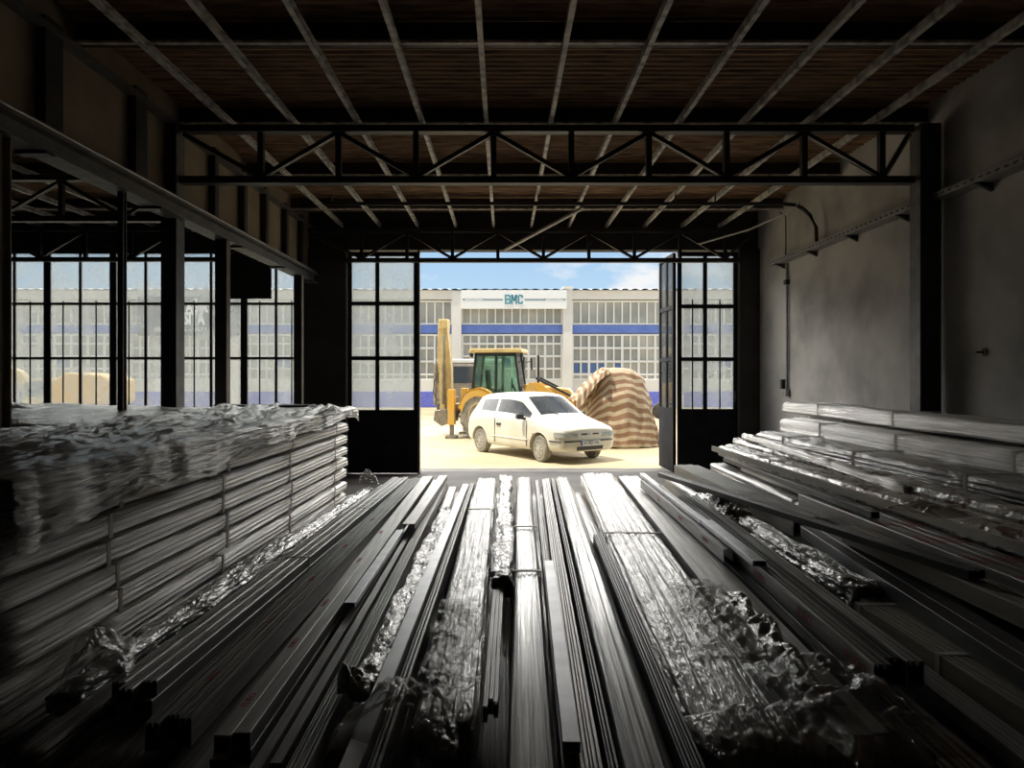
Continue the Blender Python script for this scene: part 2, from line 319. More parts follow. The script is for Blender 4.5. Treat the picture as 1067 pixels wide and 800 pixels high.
# columns
def column(x, y, z1, w, m, edge=None, side=1, lab='', d=.2):
    r = thing('steel_column', lab, 'column', (x, y, 0))
    b = MB(); t = .014; b.box(-w/2, w/2, -d/2, -d/2+t, 0, z1); b.box(-w/2, w/2, d/2-t, d/2, 0, z1); b.box(-t, t, -d/2+t, d/2-t, 0, z1); b.build('shaft', m, r)
    MB().box(-w/2-.03, w/2+.03, -d/2-.03, d/2+.03, 0, .015).build('base_plate', m, r)
    if edge: MB().box(side*w/2 - .006, side*w/2 + .05*0 + .006, -d/2, d/2, .02, z1-.01).build('side_plate', edge, r)
    return r
column(-3.59, 7.8, 4.56, .16, M['black_steel'], M['steel_grey'], 1, 'tall black column carrying the left end of the near truss')
column(4.57, 7.8, 4.56, .22, M['black_steel'], M['steel_grey'], -1, 'tall black column against the grey right wall')
MB_ = [(-3.535, 5.03, .11, 'post_beige', 'worn beige post at the far left edge of the view'), (-3.5, 6.6, .05, 'black_steel', 'thin black post between the beige post and the truss column'),
       (-3.5, 8.95, .14, 'black_steel', 'black column with a pale side just beyond the truss column'), (-3.48, 12.2, .13, 'black_steel', 'black column near the dark corner by the left door leaf')]
for x, y, wd, mm, lb in MB_:
    column(x, y, 3.54, wd, M[mm], M['post_beige'] if wd > .12 else None, 1, lb, d=.12 if wd > .06 else .07)
# long beam under the panels, with the conduits riding on it
r = thing('crane_beam', 'long grey steel beam on posts running towards the door at left', 'beam')
b = MB().box(-3.62, -3.42, YB, 13.3, 3.69, 3.72); b.box(-3.62, -3.42, YB, 13.3, 3.54, 3.56); b.box(-3.52, -3.50, YB, 13.3, 3.56, 3.69); b.build('web_and_flanges', M['steel_grey'], r)
MB().tube([(-3.46, YB, 3.745), (-3.46, 13.2, 3.745)], .022).build('conduit', M['galv'], r); MB().tube([(-3.52, YB, 3.745), (-3.52, 13.2, 3.745)], .018).build('conduit', M['galv'], r)
for y in (1.5, 3.4, 5.4, 7.2, 9.4, 11.2, 12.8): MB().box(-3.64, -3.40, y-.05, y+.05, 3.515, 3.54).build('splice_plate', M['black_steel'], r)
# beige infill panels above the beam and their dark posts
pys = [-4.4, -2.6, -.7, 1.4, 3.5, 5.68, 7.05, 8.9, 9.9, 10.8, 11.8, 12.7]
MB().box(-3.68, -3.63, YB, 13.4, 3.72, ZR).build('wall_divider', M['beige_panel'], kind='structure')
for i, y in enumerate(pys): MB().box(-3.629, -3.545, y-.06 - (.05 if i < 7 else 0), y+.06 + (.05 if i < 7 else 0), 3.76, 4.66).build('trim_%d' % (30+i), M['black_steel'], kind='structure')
MB().box(-3.629, -3.50, YB, 13.4, 4.56, 4.583).build('trim_50', M['steel_grey'], kind='structure')

# ------------------------------------------------------------ glazed wall at left and door leaves
def glazed(root, x0, x1, y, z0, z1, rows, mull, thin, fr=.05, bar=.045, mm='black_steel', d=.05, panes=True):
    """rows: z of horizontal bars; mull: x of mullions; thin: list of (x, z0, z1)"""
    b = MB(); b.box(x0, x0+fr, y, y+d, z0, z1); b.box(x1-fr, x1, y, y+d, z0, z1); b.box(x0+fr, x1-fr, y, y+d, z1-fr, z1); b.box(x0+fr, x1-fr, y, y+d, z0, z0+fr)
    for z in rows: b.box(x0+fr, x1-fr, y+.002, y+d-.002, z-bar/2, z+bar/2)
    for x in mull: b.box(x-bar/2, x+bar/2, y+.004, y+d-.004, z0+fr, z1-fr)
    b.build('frame', M[mm], root)
    if thin:
        t = MB()
        for x, a, c in thin: t.box(x-.011, x+.011, y-.012, y+.003, a, c)
        t.build('security_bars', M[mm], root)
    if panes: MB().box(x0+fr*.5, x1-fr*.5, y+d*.45, y+d*.55, z0+fr*.5, z1-fr*.5).build('pane', M['dusty_glass'], root)
zz = lambda py, Y=13.45: CAMZ + (VY-py)*Y/F
xx_ = lambda px, Y=13.45: (px-VX)*Y/F
posts = [-22, 47, 116, 184, 253, 320]
for i in range(5):
    r = holder('window_%d' % (i+1)); a, c = xx_(posts[i])+.0, xx_(posts[i+1])
    if i == 0: a = -9.62
    if i == 4: c = -3.73
    mid = xx_((posts[i]+posts[i+1])/2); th = []
    for f in (.25, .75):
        x = xx_(posts[i] + f*(posts[i+1]-posts[i])); th.append((x, 1.05, zz(315)+.03))
    glazed(r, a, c, 13.5, 1.0, 4.19, [zz(373), zz(316), zz(269.5)], [mid], th, fr=.062)
# dark board fixed in front of the glazing
MB().box(-5.28, -4.30, 13.30, 13.33, zz(312), 4.15).build('board', M['black_steel'])
tag(COL.objects['board'], 'dark board covering the upper panes of the left glazed wall', 'board')
COL.objects['board'].name = 'cover_board'
def leaf(name, x0, x1, y, mull, rows, panel_top, thin, loc=(0,0,0), rz=0.):
    r = holder(name, loc, rz)
    glazed(r, x0, x1, y, panel_top-.04, 4.15, rows, mull, thin, fr=.075, bar=.07, mm='door_steel', d=.06)
    p = MB().box(x0, x1, y, y+.06, .02, panel_top-.04)
    n = int((x1-x0-.2)/.07)
    for i in range(n):
        for j in range(int((panel_top-.3)/.09)):
            x = x0+.12+i*.07; z = .15+j*.09; p.box(x, x+.035, y-.008, y, z, z+.04)
    p.build('lower_panel', M['door_steel'], r)
    MB().tube([(x1-.06, y-.05, 1.35), (x1-.06, y-.05, 1.55)], .012).build('handle', M['steel_grey'], r)
    return r
leaf('door_1', -2.92, -1.61, 13.45, [xx_(393)], [zz(316), zz(373)], zz(429), [])
MB().box(-1.605, -1.57, 13.42, 13.55, 0, 4.18).build('trim_60', M['steel_grey'], kind='structure')
leaf('door_2', 3.25, 4.37, 13.45, [xx_(735)], [zz(319), zz(374)], zz(428), [(xx_(721.5), zz(428), zz(312)), (xx_(750), zz(428), zz(312))])
leaf('door_3', 0, 1.02, 0, [.5], [zz(319), zz(374)], zz(428), [], (3.245, 13.56, 0), R(92.5))
# ------------------------------------------------------------ pipes, conduits, tray
r = thing('ceiling_pipe', 'long dark pipe hung across the bay below the purlins', 'pipe', (0, 10.9, 0))
MB().tube([(-2.7, 0, 4.45), (4.2, 0, 4.45), (4.42, 0, 4.43)], .028, 10).build('pipe', M['black_steel'], r)
for x in (-2.6, .52, 2.6, 3.2): MB().box(x-.012, x+.012, -.012, .012, 4.47, 4.60).build('hanger', M['steel_grey'], r)
for x in (-2.0, .5, 2.65): MB().lathe([(.02, -.05), (.034, -.05), (.034, .05), (.02, .05)], 12, 'x', (x, 0, 4.45)).build('coupling', M['black_steel'], r)
tag(MB().tube([(4.44, 10.9, 4.42), (4.52, 10.9, 4.38), (4.60, 10.8, 4.25), (4.64, 10.7, 4.05), (4.65, 10.7, 3.84)], .03, 8).build('flexible_hose', M['black_steel'], smooth=True), 'ribbed flexible hose curving from ceiling pipe down to the wall tray', 'hose')
tag(MB().tube([(3.5, 12.9, 4.2), (4.1, 12.0, 4.28), (4.45, 11.2, 4.40), (4.5, 10.95, 4.47)], .018, 8).build('grey_cable', M['galv'], smooth=True), 'grey cable sagging under the ceiling beside the right wall', 'cable')
tag(MB().tube([(1.22, 10.9, 4.40), (0.02, 13.05, 4.12)], .03, 10).build('slanting_rod', M['galv']), 'pale rod slanting down from the ceiling pipe to the door truss', 'rod')
def tray(y0, y1, lab):
    r = thing('cable_tray', lab, 'cable tray', (4.66, 0, 3.77)); b = MB()
    b.box(-.08, .08, y0, y1, -.035, -.03); b.box(-.085, -.08, y0, y1, -.035, .03); b.box(.08, .085, y0, y1, -.035, .03); b.build('channel', M['galv'], r)
    c = MB(); y = y0+.06
    while y < y1-.05: c.box(-.088, -.0855, y, y+.06, -.012, .010); y += .12
    c.build('slots', M['cable'], r)
    y = y0+.5
    while y < y1: MB().prism([(-.08, -.036), (.088, -.036), (.088, -.12)], y-.02, y+.02).build('bracket', M['black_steel'], r); y += 1.25
    MB().tube([(0, y0, -.01), (0, y1, -.01)], .02, 6).build('cable', M['cable'], r)
tray(-3.5, 7.68, 'slotted cable tray on right wall, near side of the black column'); tray(7.92, 12.4, 'slotted cable tray on right wall, far side of the black column')
r = thing('wall_conduit', 'vertical grey conduit with switch boxes on the right wall', 'conduit', (4.72, 12.0, 0))
MB().tube([(0, 0, 1.6), (0, 0, 3.72)], .022, 8).build('pipe', M['galv'], r)
MB().box(-.05, .028, -.06, .06, 1.50, 1.62).build('socket_box', M['galv'], r, bevel=.006); MB().box(-.06, .028, .07, .15, 1.62, 1.78).build('switch', M['cable'], r, bevel=.006)
MB().box(-.04, .028, -.05, .05, 3.36, 3.44).build('junction_box', M['cable'], r, bevel=.006)
tag(MB().tube([(4.70, 12.0, 3.80), (4.69, 11.97, 4.0), (4.71, 12.02, 4.2), (4.7, 12.0, 4.5), (4.6, 12, 4.56)], .012, 6).build('black_cable', M['cable'], smooth=True), 'thin black cable dropping from the ceiling to the tray end', 'cable')
r = thing('wall_bolt', 'small black bolt with plate sticking out of right wall', 'bolt', (4.75, 7.1, 2.09)); MB().tube([(0, 0, 0), (-.09, 0, 0)], .012).build('shank', M['cable'], r); MB().lathe([(.01, -.016), (.04, -.016), (.04, -.004), (.01, -.004)], 10, 'x').build('plate', M['cable'], r)
# ============================================================ the workshop building across the yard
YB2 = 40.0
fx = lambda px: (px-VX)*YB2/F
fz = lambda py: CAMZ + (VY-py)*YB2/F
bld = thing('workshop_building', 'long pale workshop block with gridded windows and blue bands across the yard', 'building', (0, YB2, 0))
MB().box(-62, 34, .25, 12, 0, fz(304)).build('wall', M['facade_wall'], bld)
pil = [591 + 115*k for k in range(-14, 4)]
for p in pil:
    MB().box(fx(p)-.26, fx(p)+.26, -.35, .24, 0, fz(299) if p == 591 else fz(304)).build('pillar', M['facade_white'], bld)
cp = MB().box(-62, 34, -.18, .24, fz(312), fz(305)); cp.box(-62, 34, -.26, .24, fz(305), fz(303)); cp.build('coping', M['facade_white'], bld)
rm = MB(); n = 700; v = []
for i in range(n+1):
    x = -62 + i*96/n; z = .03*math.sin(i*PI/2 + .5); v += [(x, -.45, fz(302)+z), (x, 11, fz(302)+z+1.2)]
rm.add(v, [(2*i, 2*i+2, 2*i+3, 2*i+1) for i in range(n)]); rm.build('roof_sheeting', M['roof_metal'], bld)
for bi, (a, c) in enumerate(zip(pil[:-1], pil[1:])):
    x0, x1 = fx(a)+.26, fx(c)-.26
    MB().box(x0, x1, .0, .24, fz(347), fz(338.6)).build('blue_band', M['facade_blue'], bld)
    MB().box(x0, x1, -.02, .24, 0, fz(408)).build('tiled_base', M['blue_tile'], bld)
    MB().box(x0, x1, .02, .24, fz(408), fz(396)).build('white_base', M['facade_white'], bld)
    # upper and lower glazing
    for (z0, z1, rows, nm) in ((fz(338.2), fz(313), [], 'upper_window'), (fz(396), fz(348), [fz(362.5), fz(376.5), fz(390)] if bi % 2 == 0 else [fz(358), fz(371), fz(384)], 'lower_window')):
        f = MB(); t = .035
        f.box(x0, x1, .04, .16, z0, z0+.09); f.box(x0, x1, .04, .16, z1-.09, z1)
        nc = 12
        for i in range(nc+1):
            x = x0+.04 + i*(x1-x0-.08)/nc; ww = .065 if i % 2 == 0 and rows else .04; f.box(x-ww, x+ww, .05, .15, z0+.09, z1-.09)
        for z in rows: f.box(x0, x1, .045, .155, z-.055, z+.055)
        fo = f.build(nm, M['facade_frame'], bld)
        MB().box(x0, x1, .17, .20, z0, z1).build('pane', M['facade_glass'], fo)
        if rows and bi % 2 == 1 or (rows and a == 591):
            pb = MB()
            for i in ([0, 1, 2, 3, 5] if a == 591 else [4, 5]):
                xa = x0+.12 + i*(x1-x0-.08)/nc; pb.box(xa, xa+.34, .155, .168, rows[-2]-.62, rows[-2]-.1)
            pb.build('blue_panel', M['pane_blue'], fo)
sg = thing('shop_sign', 'long white fascia sign with teal lettering on the workshop', 'sign', (0, YB2-.39, 0))
MB().box(fx(481), fx(590), -.1, .03, fz(322.5), fz(303.5)).build('panel', M['sign_white'], sg, bevel=.02)
lt = MB(); bx, bz, hh, t_ = fx(535.5), fz(312.8), .52, .085
def st(x0, z0, x1, z1): lt.bar((bx+x0, -.112, bz+z0), (bx+x1, -.112, bz+z1), t_, .02, (0, 1, 0))
h2 = hh/2; q = t_/2
st(-.47, -h2, -.47, h2)
for zc in (-h2+q, 0, h2-q): st(-.43, zc, -.25, zc)
st(-.23, .03, -.23, h2-.03); st(-.21, -h2+.03, -.21, -.0)
st(-.115, -h2, -.115, h2); st(.125, -h2, .125, h2); st(-.10, h2-.02, .005, -.08); st(.005, -.08, .11, h2-.02)
st(.245, -h2+.03, .245, h2-.03); st(.28, h2-q, .44, h2-q); st(.28, -h2+q, .44, -h2+q); st(.45, h2-.04, .45, .09); st(.45, -h2+.04, .45, -.09)
lt.build('lettering', M['sign_teal'], sg)
MB().box(fx(503.5), fx(524), -.108, -.101, fz(313.9), fz(312.2)).build('stripe', M['sign_grey'], sg); MB().box(fx(546.5), fx(568), -.108, -.101, fz(313.9), fz(312.2)).build('stripe', M['sign_grey'], sg)
MB().box(fx(482.7), fx(484.6), -.108, -.101, fz(313.8), fz(312.2)).build('end_mark', M['sign_grey'], sg); MB().box(fx(586.2), fx(588.6), -.108, -.101, fz(313.8), fz(312.2)).build('end_mark', M['sign_grey'], sg)
text('small_lettering', 'OTOMOTİV', .17, (fx(494), -.11, fz(313)), (R(90), 0, 0), M['sign_grey'], sg, .004, 1.3)
text('small_lettering', 'OTOMOTİV', .17, (fx(577), -.11, fz(313)), (R(90), 0, 0), M['sign_grey'], sg, .004, 1.3)
# second sign, further left, read through the glazed wall
s2 = thing('wall_sign', 'grey sign with large white letters behind the glazed wall', 'sign', (0, YB2-.45, 0))
MB().box(fx(148), fx(252), -.05, .1, fz(350), fz(310)).build('panel', mat('sign_slate', (.05, .07, .09), .8), s2)
text('lettering', 'L  AĞIR', .74, (fx(204), -.06, fz(321.5)), (R(90), 0, 0), M['white_print'], s2, .01, .70, bold=.03)
text('lettering', 'VASITA', .95, (fx(199.5), -.06, fz(333)), (R(90), 0, 0), M['white_print'], s2, .01, .60, bold=.04)
text('lettering', '0532 77 95 - 0533 2 37', .34, (fx(200), -.06, fz(344)), (R(90), 0, 0), M['white_print'], s2, .01, 1.15)

# ============================================================ white hatchback
def interp(x, tab, c):
    for p, q in zip(tab[:-1], tab[1:]):
        if x <= q[0]: f = (x-p[0])/(q[0]-p[0]); f = max(0, min(1, f)); return p[c] + (q[c]-p[c])*f
    return tab[-1][c]
#        x     zb    w    wm(mid) zbelt wbelt  zr    wr
CT = [(-1.87,.34, .70, .72, .70, .66, .74, .62), (-1.82,.27, .765,.77, .84, .70, .90, .62), (-1.70,.24, .79, .795,.90, .73, 1.08,.60), (-1.48,.23, .80, .805,.92, .745,1.33,.565),
      (-1.25,.22, .803,.81, .92, .75, 1.395,.56), (-.8,.20, .805,.812,.915,.76, 1.425,.57), (-.3,.20, .805,.812,.905,.765,1.435,.575), (.05,.20, .805,.812,.895,.765,1.42,.57),
      (.30,.20, .805,.81, .885,.765,1.375,.56), (.95,.21, .803,.808,.862,.745,.955,.66), (1.2,.22, .80, .805,.835,.73, .905,.63), (1.45,.23, .79, .79, .795,.71, .85,.60),
      (1.66,.235,.765,.77,.755,.70, .79,.60), (1.78,.24, .73, .74, .725,.67, .755,.58), (1.85,.25, .67, .69, .695,.63, .72,.56), (1.88,.30, .58, .60, .66,.56, .685,.50)]
XS = [-1.87,-1.84,-1.78,-1.70,-1.6,-1.48,-1.40,-1.30,-1.1,-.9,-.72,-.62,-.56,-.45,-.2,0,.15,.26,.32,.40,.5,.62,.74,.84,.91,.97,1.08,1.2,1.34,1.45,1.56,1.66,1.73,1.78,1.82,1.85,1.87,1.88]
def car(root):
    rings = []
    for x in XS:
        zb, w, wm, zbe, wb, zr, wr = [interp(x, CT, c) for c in range(1, 8)]
        zm = min(.50, zb + (zbe-zb)*.5); z5 = min(.62, zb+(zbe-zb)*.68)
        P = [(0, zb), (.6*w, zb), (.93*w, zb+.01), (w, zb+.09), (wm, zm), (wm*.998, z5), (wm*.985, z5+(zbe-z5)*.6), (wb+.012, zbe), (wb-.006, zbe+min(.03, .2*(zr-zbe))),
             (wr+.035, zr-min(.07, .3*(zr-zbe))), (wr, zr-min(.018, .1*(zr-zbe))), (wr*.90, zr+.004), (wr*.5, zr+.022), (0, zr+.028)]
        rings.append(P)
    nP = len(rings[0]); vs = []; full = 2*nP - 2
    for x, P in zip(XS, rings):
        vs += [(x, -y, z) for y, z in P] + [(x, y, z) for y, z in P[-2:0:-1]]
    fs, mi = [], []
    for i in range(len(XS)-1):
        xm = (XS[i]+XS[i+1])/2
        for j in range(full):
            a, b = i*full+j, i*full+(j+1) % full; fs.append((a, b, b+full, a+full))
            jj = j if j < nP-1 else full-1-j
            g = 0
            if jj == 8 and ((-1.30 < xm < -.62) or (-.56 < xm < .74)): g = 1
            if jj in (11, 12) and .32 < xm < .91: g = 2
            if jj in (11, 12) and -1.78 < xm < -1.48: g = 3
            mi.append(g)
    fs.append(tuple(range(full))[::-1]); mi.append(0); fs.append(tuple((len(XS)-1)*full+k for k in range(full))); mi.append(0)
    me = bpy.data.meshes.new('carbody'); me.from_pydata(vs, [], fs)
    for k in range(4): me.materials.append(M['car_paint'])
    me.polygons.foreach_set('material_index', mi)
    bm = bmesh.new(); bm.from_mesh(me); bmesh.ops.recalc_face_normals(bm, faces=bm.faces); bm.to_mesh(me); bm.free()
    o = bpy.data.objects.new('carbody', me); COL.objects.link(o)
    o.modifiers.new('s', 'SUBSURF').levels = 2
    cut = MB()
    for x in (-1.24, 1.13):
        for s in (-1, 1): cut.lathe([(.335, -.2), (.335, .2)], 32, 'y', (x, s*.76, .30))
    co = cut.build('cut', M['car_paint'])
    bmod = o.modifiers.new('b', 'BOOLEAN'); bmod.object = co; bmod.operation = 'DIFFERENCE'; bmod.solver = 'EXACT'
    dg = bpy.context.evaluated_depsgraph_get(); full_me = bpy.data.meshes.new_from_object(o.evaluated_get(dg))
    bpy.data.objects.remove(o); bpy.data.objects.remove(co)
    def part(name, idx, m):
        bm = bmesh.new(); bm.from_mesh(full_me)
        bmesh.ops.delete(bm, geom=[f for f in bm.faces if f.material_index not in idx], context='FACES')
        q = bpy.data.meshes.new(name); bm.to_mesh(q); bm.free(); q.materials.clear(); q.materials.append(m)
        for p_ in q.polygons: p_.material_index = 0; p_.use_smooth = True
        q.set_sharp_from_angle(angle=R(40)); ob = bpy.data.objects.new(name, q); COL.objects.link(ob); ob.parent = root; return ob
    nmats = len(full_me.materials)
    part('body', [0] + list(range(4, nmats)), M['car_paint']); part('side_window', [1], M['auto_glass']); part('windscreen', [2], M['auto_glass']); part('rear_window', [3], M['auto_glass'])
def wheel(name, root, x, y, z, r, w, tyre, rimm, side, rr=.62, spokes=8, lugs=0, rot=0):
    h = bpy.data.objects.new(name, MB().lathe([(r*rr, -w/2+.005), (r*.9, -w/2), (r, -w/2+.03), (r, w/2-.03), (r*.9, w/2), (r*rr, w/2-.005)], 36, 'y').mesh(name, tyre, True)); COL.objects.link(h); h.parent = root; h.location = (x, y, z); h.rotation_euler = (0, 0, rot)
    if lugs:
        b = MB()
        for i in range(lugs):
            for s in (-1, 1):
                a = 2*PI*(i + (.5 if s > 0 else 0))/lugs; c, sn = math.cos(a), math.sin(a); a2 = a+.16; c2, s2_ = math.cos(a2), math.sin(a2)
                b.bar((r*1.0*c, s*w*.48, r*1.0*sn), (r*1.0*c2, s*w*.05, r*1.0*s2_), .06, .06, (c, 0, sn))
        b.build('tread', tyre, h)
    d = MB(); d.lathe([(.02, side*(w/2-.03)), (r*rr*.97, side*(w/2-.06)), (r*rr*1.02, side*(w/2+.004)), (r*rr*.93, side*(w/2+.006)), (r*rr*.88, side*(w/2-.035))], 30, 'y')
    for i in range(spokes):
        a = 2*PI*i/spokes; d.bar((r*.08*math.cos(a), side*(w/2-.005), r*.08*math.sin(a)), (r*rr*.9*math.cos(a), side*(w/2-.012), r*rr*.9*math.sin(a)), .035*r/.29, .02, (0, 1, 0))
    d.lathe([(.05*r/.29, side*(w/2-.02)), (.045*r/.29, side*(w/2+.012)), (.01, side*(w/2+.014))], 16, 'y')
    d.build('rim', rimm, h, smooth=True)
    return h
hb = thing('hatchback_car', 'white three-door hatchback parked in the sunlit yard outside the doorway', 'car')
car(hb)
for x in (-1.24, 1.13):
    for s in (-1, 1): wheel('wheel', hb, x, s*.70, .29, .29, .17, M['tyre_dust'], M['rim'], s, rot=(-.12 if x > 0 else 0))
# dark liner inside the wheel arches and the cabin floor
MB().box(-1.6, 1.5, -.6, .6, .24, .52).build('underbody', M['black_plastic'], hb)
for s in (-1, 1):
    for x in (-.05, -.95):
        st = MB().box(x-.22, x+.22, s*.36-.22, s*.36+.22, .52, .66); st.prism([(x-.28, .66), (x-.12, .66), (x-.22, 1.12), (x-.33, 1.12)], s*.36-.2, s*.36+.2); st.prism([(x-.29, 1.14), (x-.22, 1.14), (x-.26, 1.28), (x-.33, 1.28)], s*.36-.11, s*.36+.11)
        st.build('seat', M['seat_cloth'], hb, bevel=.03)
MB().box(.45, .82, -.62, .62, .66, .88).build('dashboard', M['black_plastic'], hb, bevel=.03)
MB().lathe([(.16, -.01), (.18, 0), (.16, .01)], 20, 'x', (.36, .33, .90)).build('steering_wheel', M['black_plastic'], hb)
for s in (-1, 1):
    MB().prism([(1.50, .56), (1.80, .555), (1.83, .60), (1.76, .665), (1.62, .70), (1.50, .69)], 0, .02*s).build('tmpl', M['lamp_glass']); bpy.data.objects.remove(COL.objects['tmpl'])
    # headlamp wrapped round the corner
    pts_o = [(1.885, .34), (1.885, .46), (1.878, .60), (1.845, .695), (1.775, .75), (1.64, .79)]; h = MB(); v = []
    for i, (x, y) in enumerate(pts_o):
        f = i/5; v += [(x+.012, s*(y+.006), .555+.012*f), (x+.0, s*(y+.002), .640+.028*f), (x-.06, s*(y-.05), .640+.028*f), (x-.06, s*(y-.05), .555)]
    n = len(pts_o); fc = []
    for i in range(n-1):
        for k in range(4): fc.append((4*i+k, 4*i+(k+1) % 4, 4*i+4+(k+1) % 4, 4*i+4+k))
    fc += [(0, 1, 2, 3), (4*n-4, 4*n-3, 4*n-2, 4*n-1)]; h.add(v, fc); h.build('headlamp', M['lamp_glass'], hb, smooth=True)
    MB().tube([(1.5, s*.80, .475), (1.66, s*.775, .475), (1.78, s*.73, .475), (1.856, s*.655, .475), (1.885, s*.55, .475), (1.892, 0, .475)], .016, 6).build('bumper_strip', M['black_plastic'], hb, smooth=True)
    MB().tube([(-.7, s*.815, .45), (.75, s*.815, .45)], .010, 6).build('side_moulding', M['car_paint'], hb)
    mi_ = MB().prism([(.50, .90), (.62, .885), (.60, 1.0), (.50, 1.01)], s*.80, s*.97); mo = mi_.build('door_mirror', M['black_plastic'], hb, bevel=.025)
    MB().box(.52, .60, s*.74 if s > 0 else -.82, .82 if s > 0 else -.74, .88, .93).build('mirror_arm', M['black_plastic'], mo)
    MB().prism([(-.47, .70), (-.31, .70), (-.31, .755), (-.47, .755)], s*.800, s*.832).build('door_handle', M['black_plastic'], hb, bevel=.008)
    for x in (-.56, .70): MB().box(x-.006, x+.006, min(s*.806, s*.818), max(s*.806, s*.818), .30, .86).build('door_gap', M['black_plastic'], hb)
    MB().box(.90, .96, min(s*.80, s*.82), max(s*.80, s*.82), .585, .605).build('side_repeater', M['orange_glass'], hb)
    MB().box(1.845, 1.884, min(s*.07, s*.24), max(s*.07, s*.24), .60, .635).build('grille_slot', M['black_plastic'], hb, bevel=.006)
    MB().tube([(.97, s*.12, .985), (.60, s*.52, 1.165)], .008, 6).build('wiper', M['black_plastic'], hb)
MB().prism([(1.80, .275), (1.872, .28), (1.884, .36), (1.80, .365)], -.36, .36).build('lower_intake', M['black_plastic'], hb)
pl = MB().box(1.895, 1.905, -.26, .26, .375, .485).build('number_plate', M['plate_white'], hb); MB().box(1.905, 1.907, -.26, -.225, .378, .482).build('plate_band', M['plate_blue'], pl)
text('lettering', '41 RD 142', .10, (1.908, .02, .43), (R(90), 0, R(90)), M['black_print'], pl, .001, .95)
MB().lathe([(.001, 0), (.035, .001), (.035, .012), (.001, .014)], 16, 'x', (1.872, 0, .618)).build('badge', M['rim'], hb)
MB().tube([(.05, 0, 1.45), (-.12, 0, 1.58)], .004, 5).build('aerial', M['black_plastic'], hb)
hb.location = (.77, 16.75, -.012); hb.rotation_euler = (0, 0, R(-56))

# ============================================================ backhoe loader
bh = thing('backhoe_loader', 'yellow backhoe loader with black cab behind the white car', 'backhoe')
sm = M['machine_black']
ch = MB().box(-1.5, 2.9, -.42, .42, .55, .95); ch.build('chassis', sm, bh, bevel=.03)
MB().prism([(1.0, .95), (2.95, .95), (2.95, 1.30), (2.7, 1.52), (1.0, 1.66)], -.40, .40).build('engine_hood', M['yellow'], bh, bevel=.04)
MB().box(2.95, 2.99, -.34, .34, .98, 1.34).build('radiator_grille', sm, bh)
# cab: frame, panes, roof
cb = MB(); cz0, cz1 = 1.15, 2.62
cabp = {'rr': (-1.02, -.72), 'mid': (-.02, 0.0), 'fr': (.95, .66)}
for s in (-1, 1):
    y = s*.66
    cb.bar((-.98, y, 1.05), (-.78, y, cz1), .09, .09); cb.bar((-.02, y, 1.15), (.0, y, cz1), .10, .08); cb.bar((.98, y, 1.0), (.72, y, cz1), .08, .09)
    cb.bar((-.80, y, cz1-.03), (.74, y, cz1-.03), .09, .09); cb.bar((-.98, y, 1.42), (.0, y, 1.36), .06, .07); cb.bar((0, y, 1.25), (.95, y, 1.15), .07, .10)
for x, z in ((-.79, cz1-.03), (.73, cz1-.03), (.98, 1.08)): cb.bar((x, -.66, z), (x, .66, z), .08, .08)
cb.prism([(-.98, .95), (.98, .95), (.98, 1.12), (.55, 1.22), (-.98, 1.22)], -.64, .64)
cab = cb.build('cab', sm, bh)
for s in (-1, 1):
    MB().prism([(-.93, 1.22), (-.05, 1.22), (-.03, 2.56), (-.77, 2.56)], s*.655, s*.662).build('side_glass', M['cab_glass'], cab); MB().prism([(.05, 1.22), (.92, 1.14), (.70, 2.56), (.04, 2.56)], s*.655, s*.662).build('side_glass', M['cab_glass'], cab)
MB().bar((.97, 0, 1.15), (.725, 0, 2.56), 1.24, .008, (1, 0, 0)).build('windscreen', M['cab_glass'], cab); MB().bar((-.97, 0, 1.25), (-.785, 0, 2.56), 1.24, .008, (1, 0, 0)).build('rear_glass', M['cab_glass'], cab)
MB().prism([(-1.08, 2.63), (1.0, 2.63), (.96, 2.76), (-1.0, 2.76)], -.78, .78).build('cab_roof', M['faded_yellow'], bh, bevel=.03)
for x in (-1.0, .95): MB().box(x-.05, x+.05, -.6, -.42, 2.5, 2.62).build('work_light', M['black_plastic'], bh, bevel=.01)
se = MB().box(-.45, .05, -.25, .25, 1.25, 1.5); se.prism([(-.5, 1.5), (-.35, 1.5), (-.42, 2.1), (-.55, 2.1)], -.24, .24); se.build('seat', M['seat_cloth'], cab, bevel=.04)
MB().tube([(.75, 0, 1.2), (.5, 0, 1.65)], .04).build('steering_column', sm, cab); MB().lathe([(.19, -.01), (.21, 0), (.19, .01)], 20, 'x', (.48, 0, 1.68)).build('steering_wheel', sm, cab)
MB().tube([(.0, -.75, 1.9), (.02, -.95, 1.95)], .015).build('mirror_arm', sm, bh)
for s in (-1, 1):
    MB().tube([(.85, s*.68, 2.35), (1.10, s*.95, 2.38)], .015).build('mirror_arm', sm, bh); MB().box(1.08, 1.14, s*.95-.12, s*.95+.12, 2.10, 2.50).build('mirror', sm, bh, bevel=.02)
MB().tube([(1.55, -.28, 1.5), (1.55, -.28, 2.55)], .045, 10).build('exhaust_pipe', sm, bh)
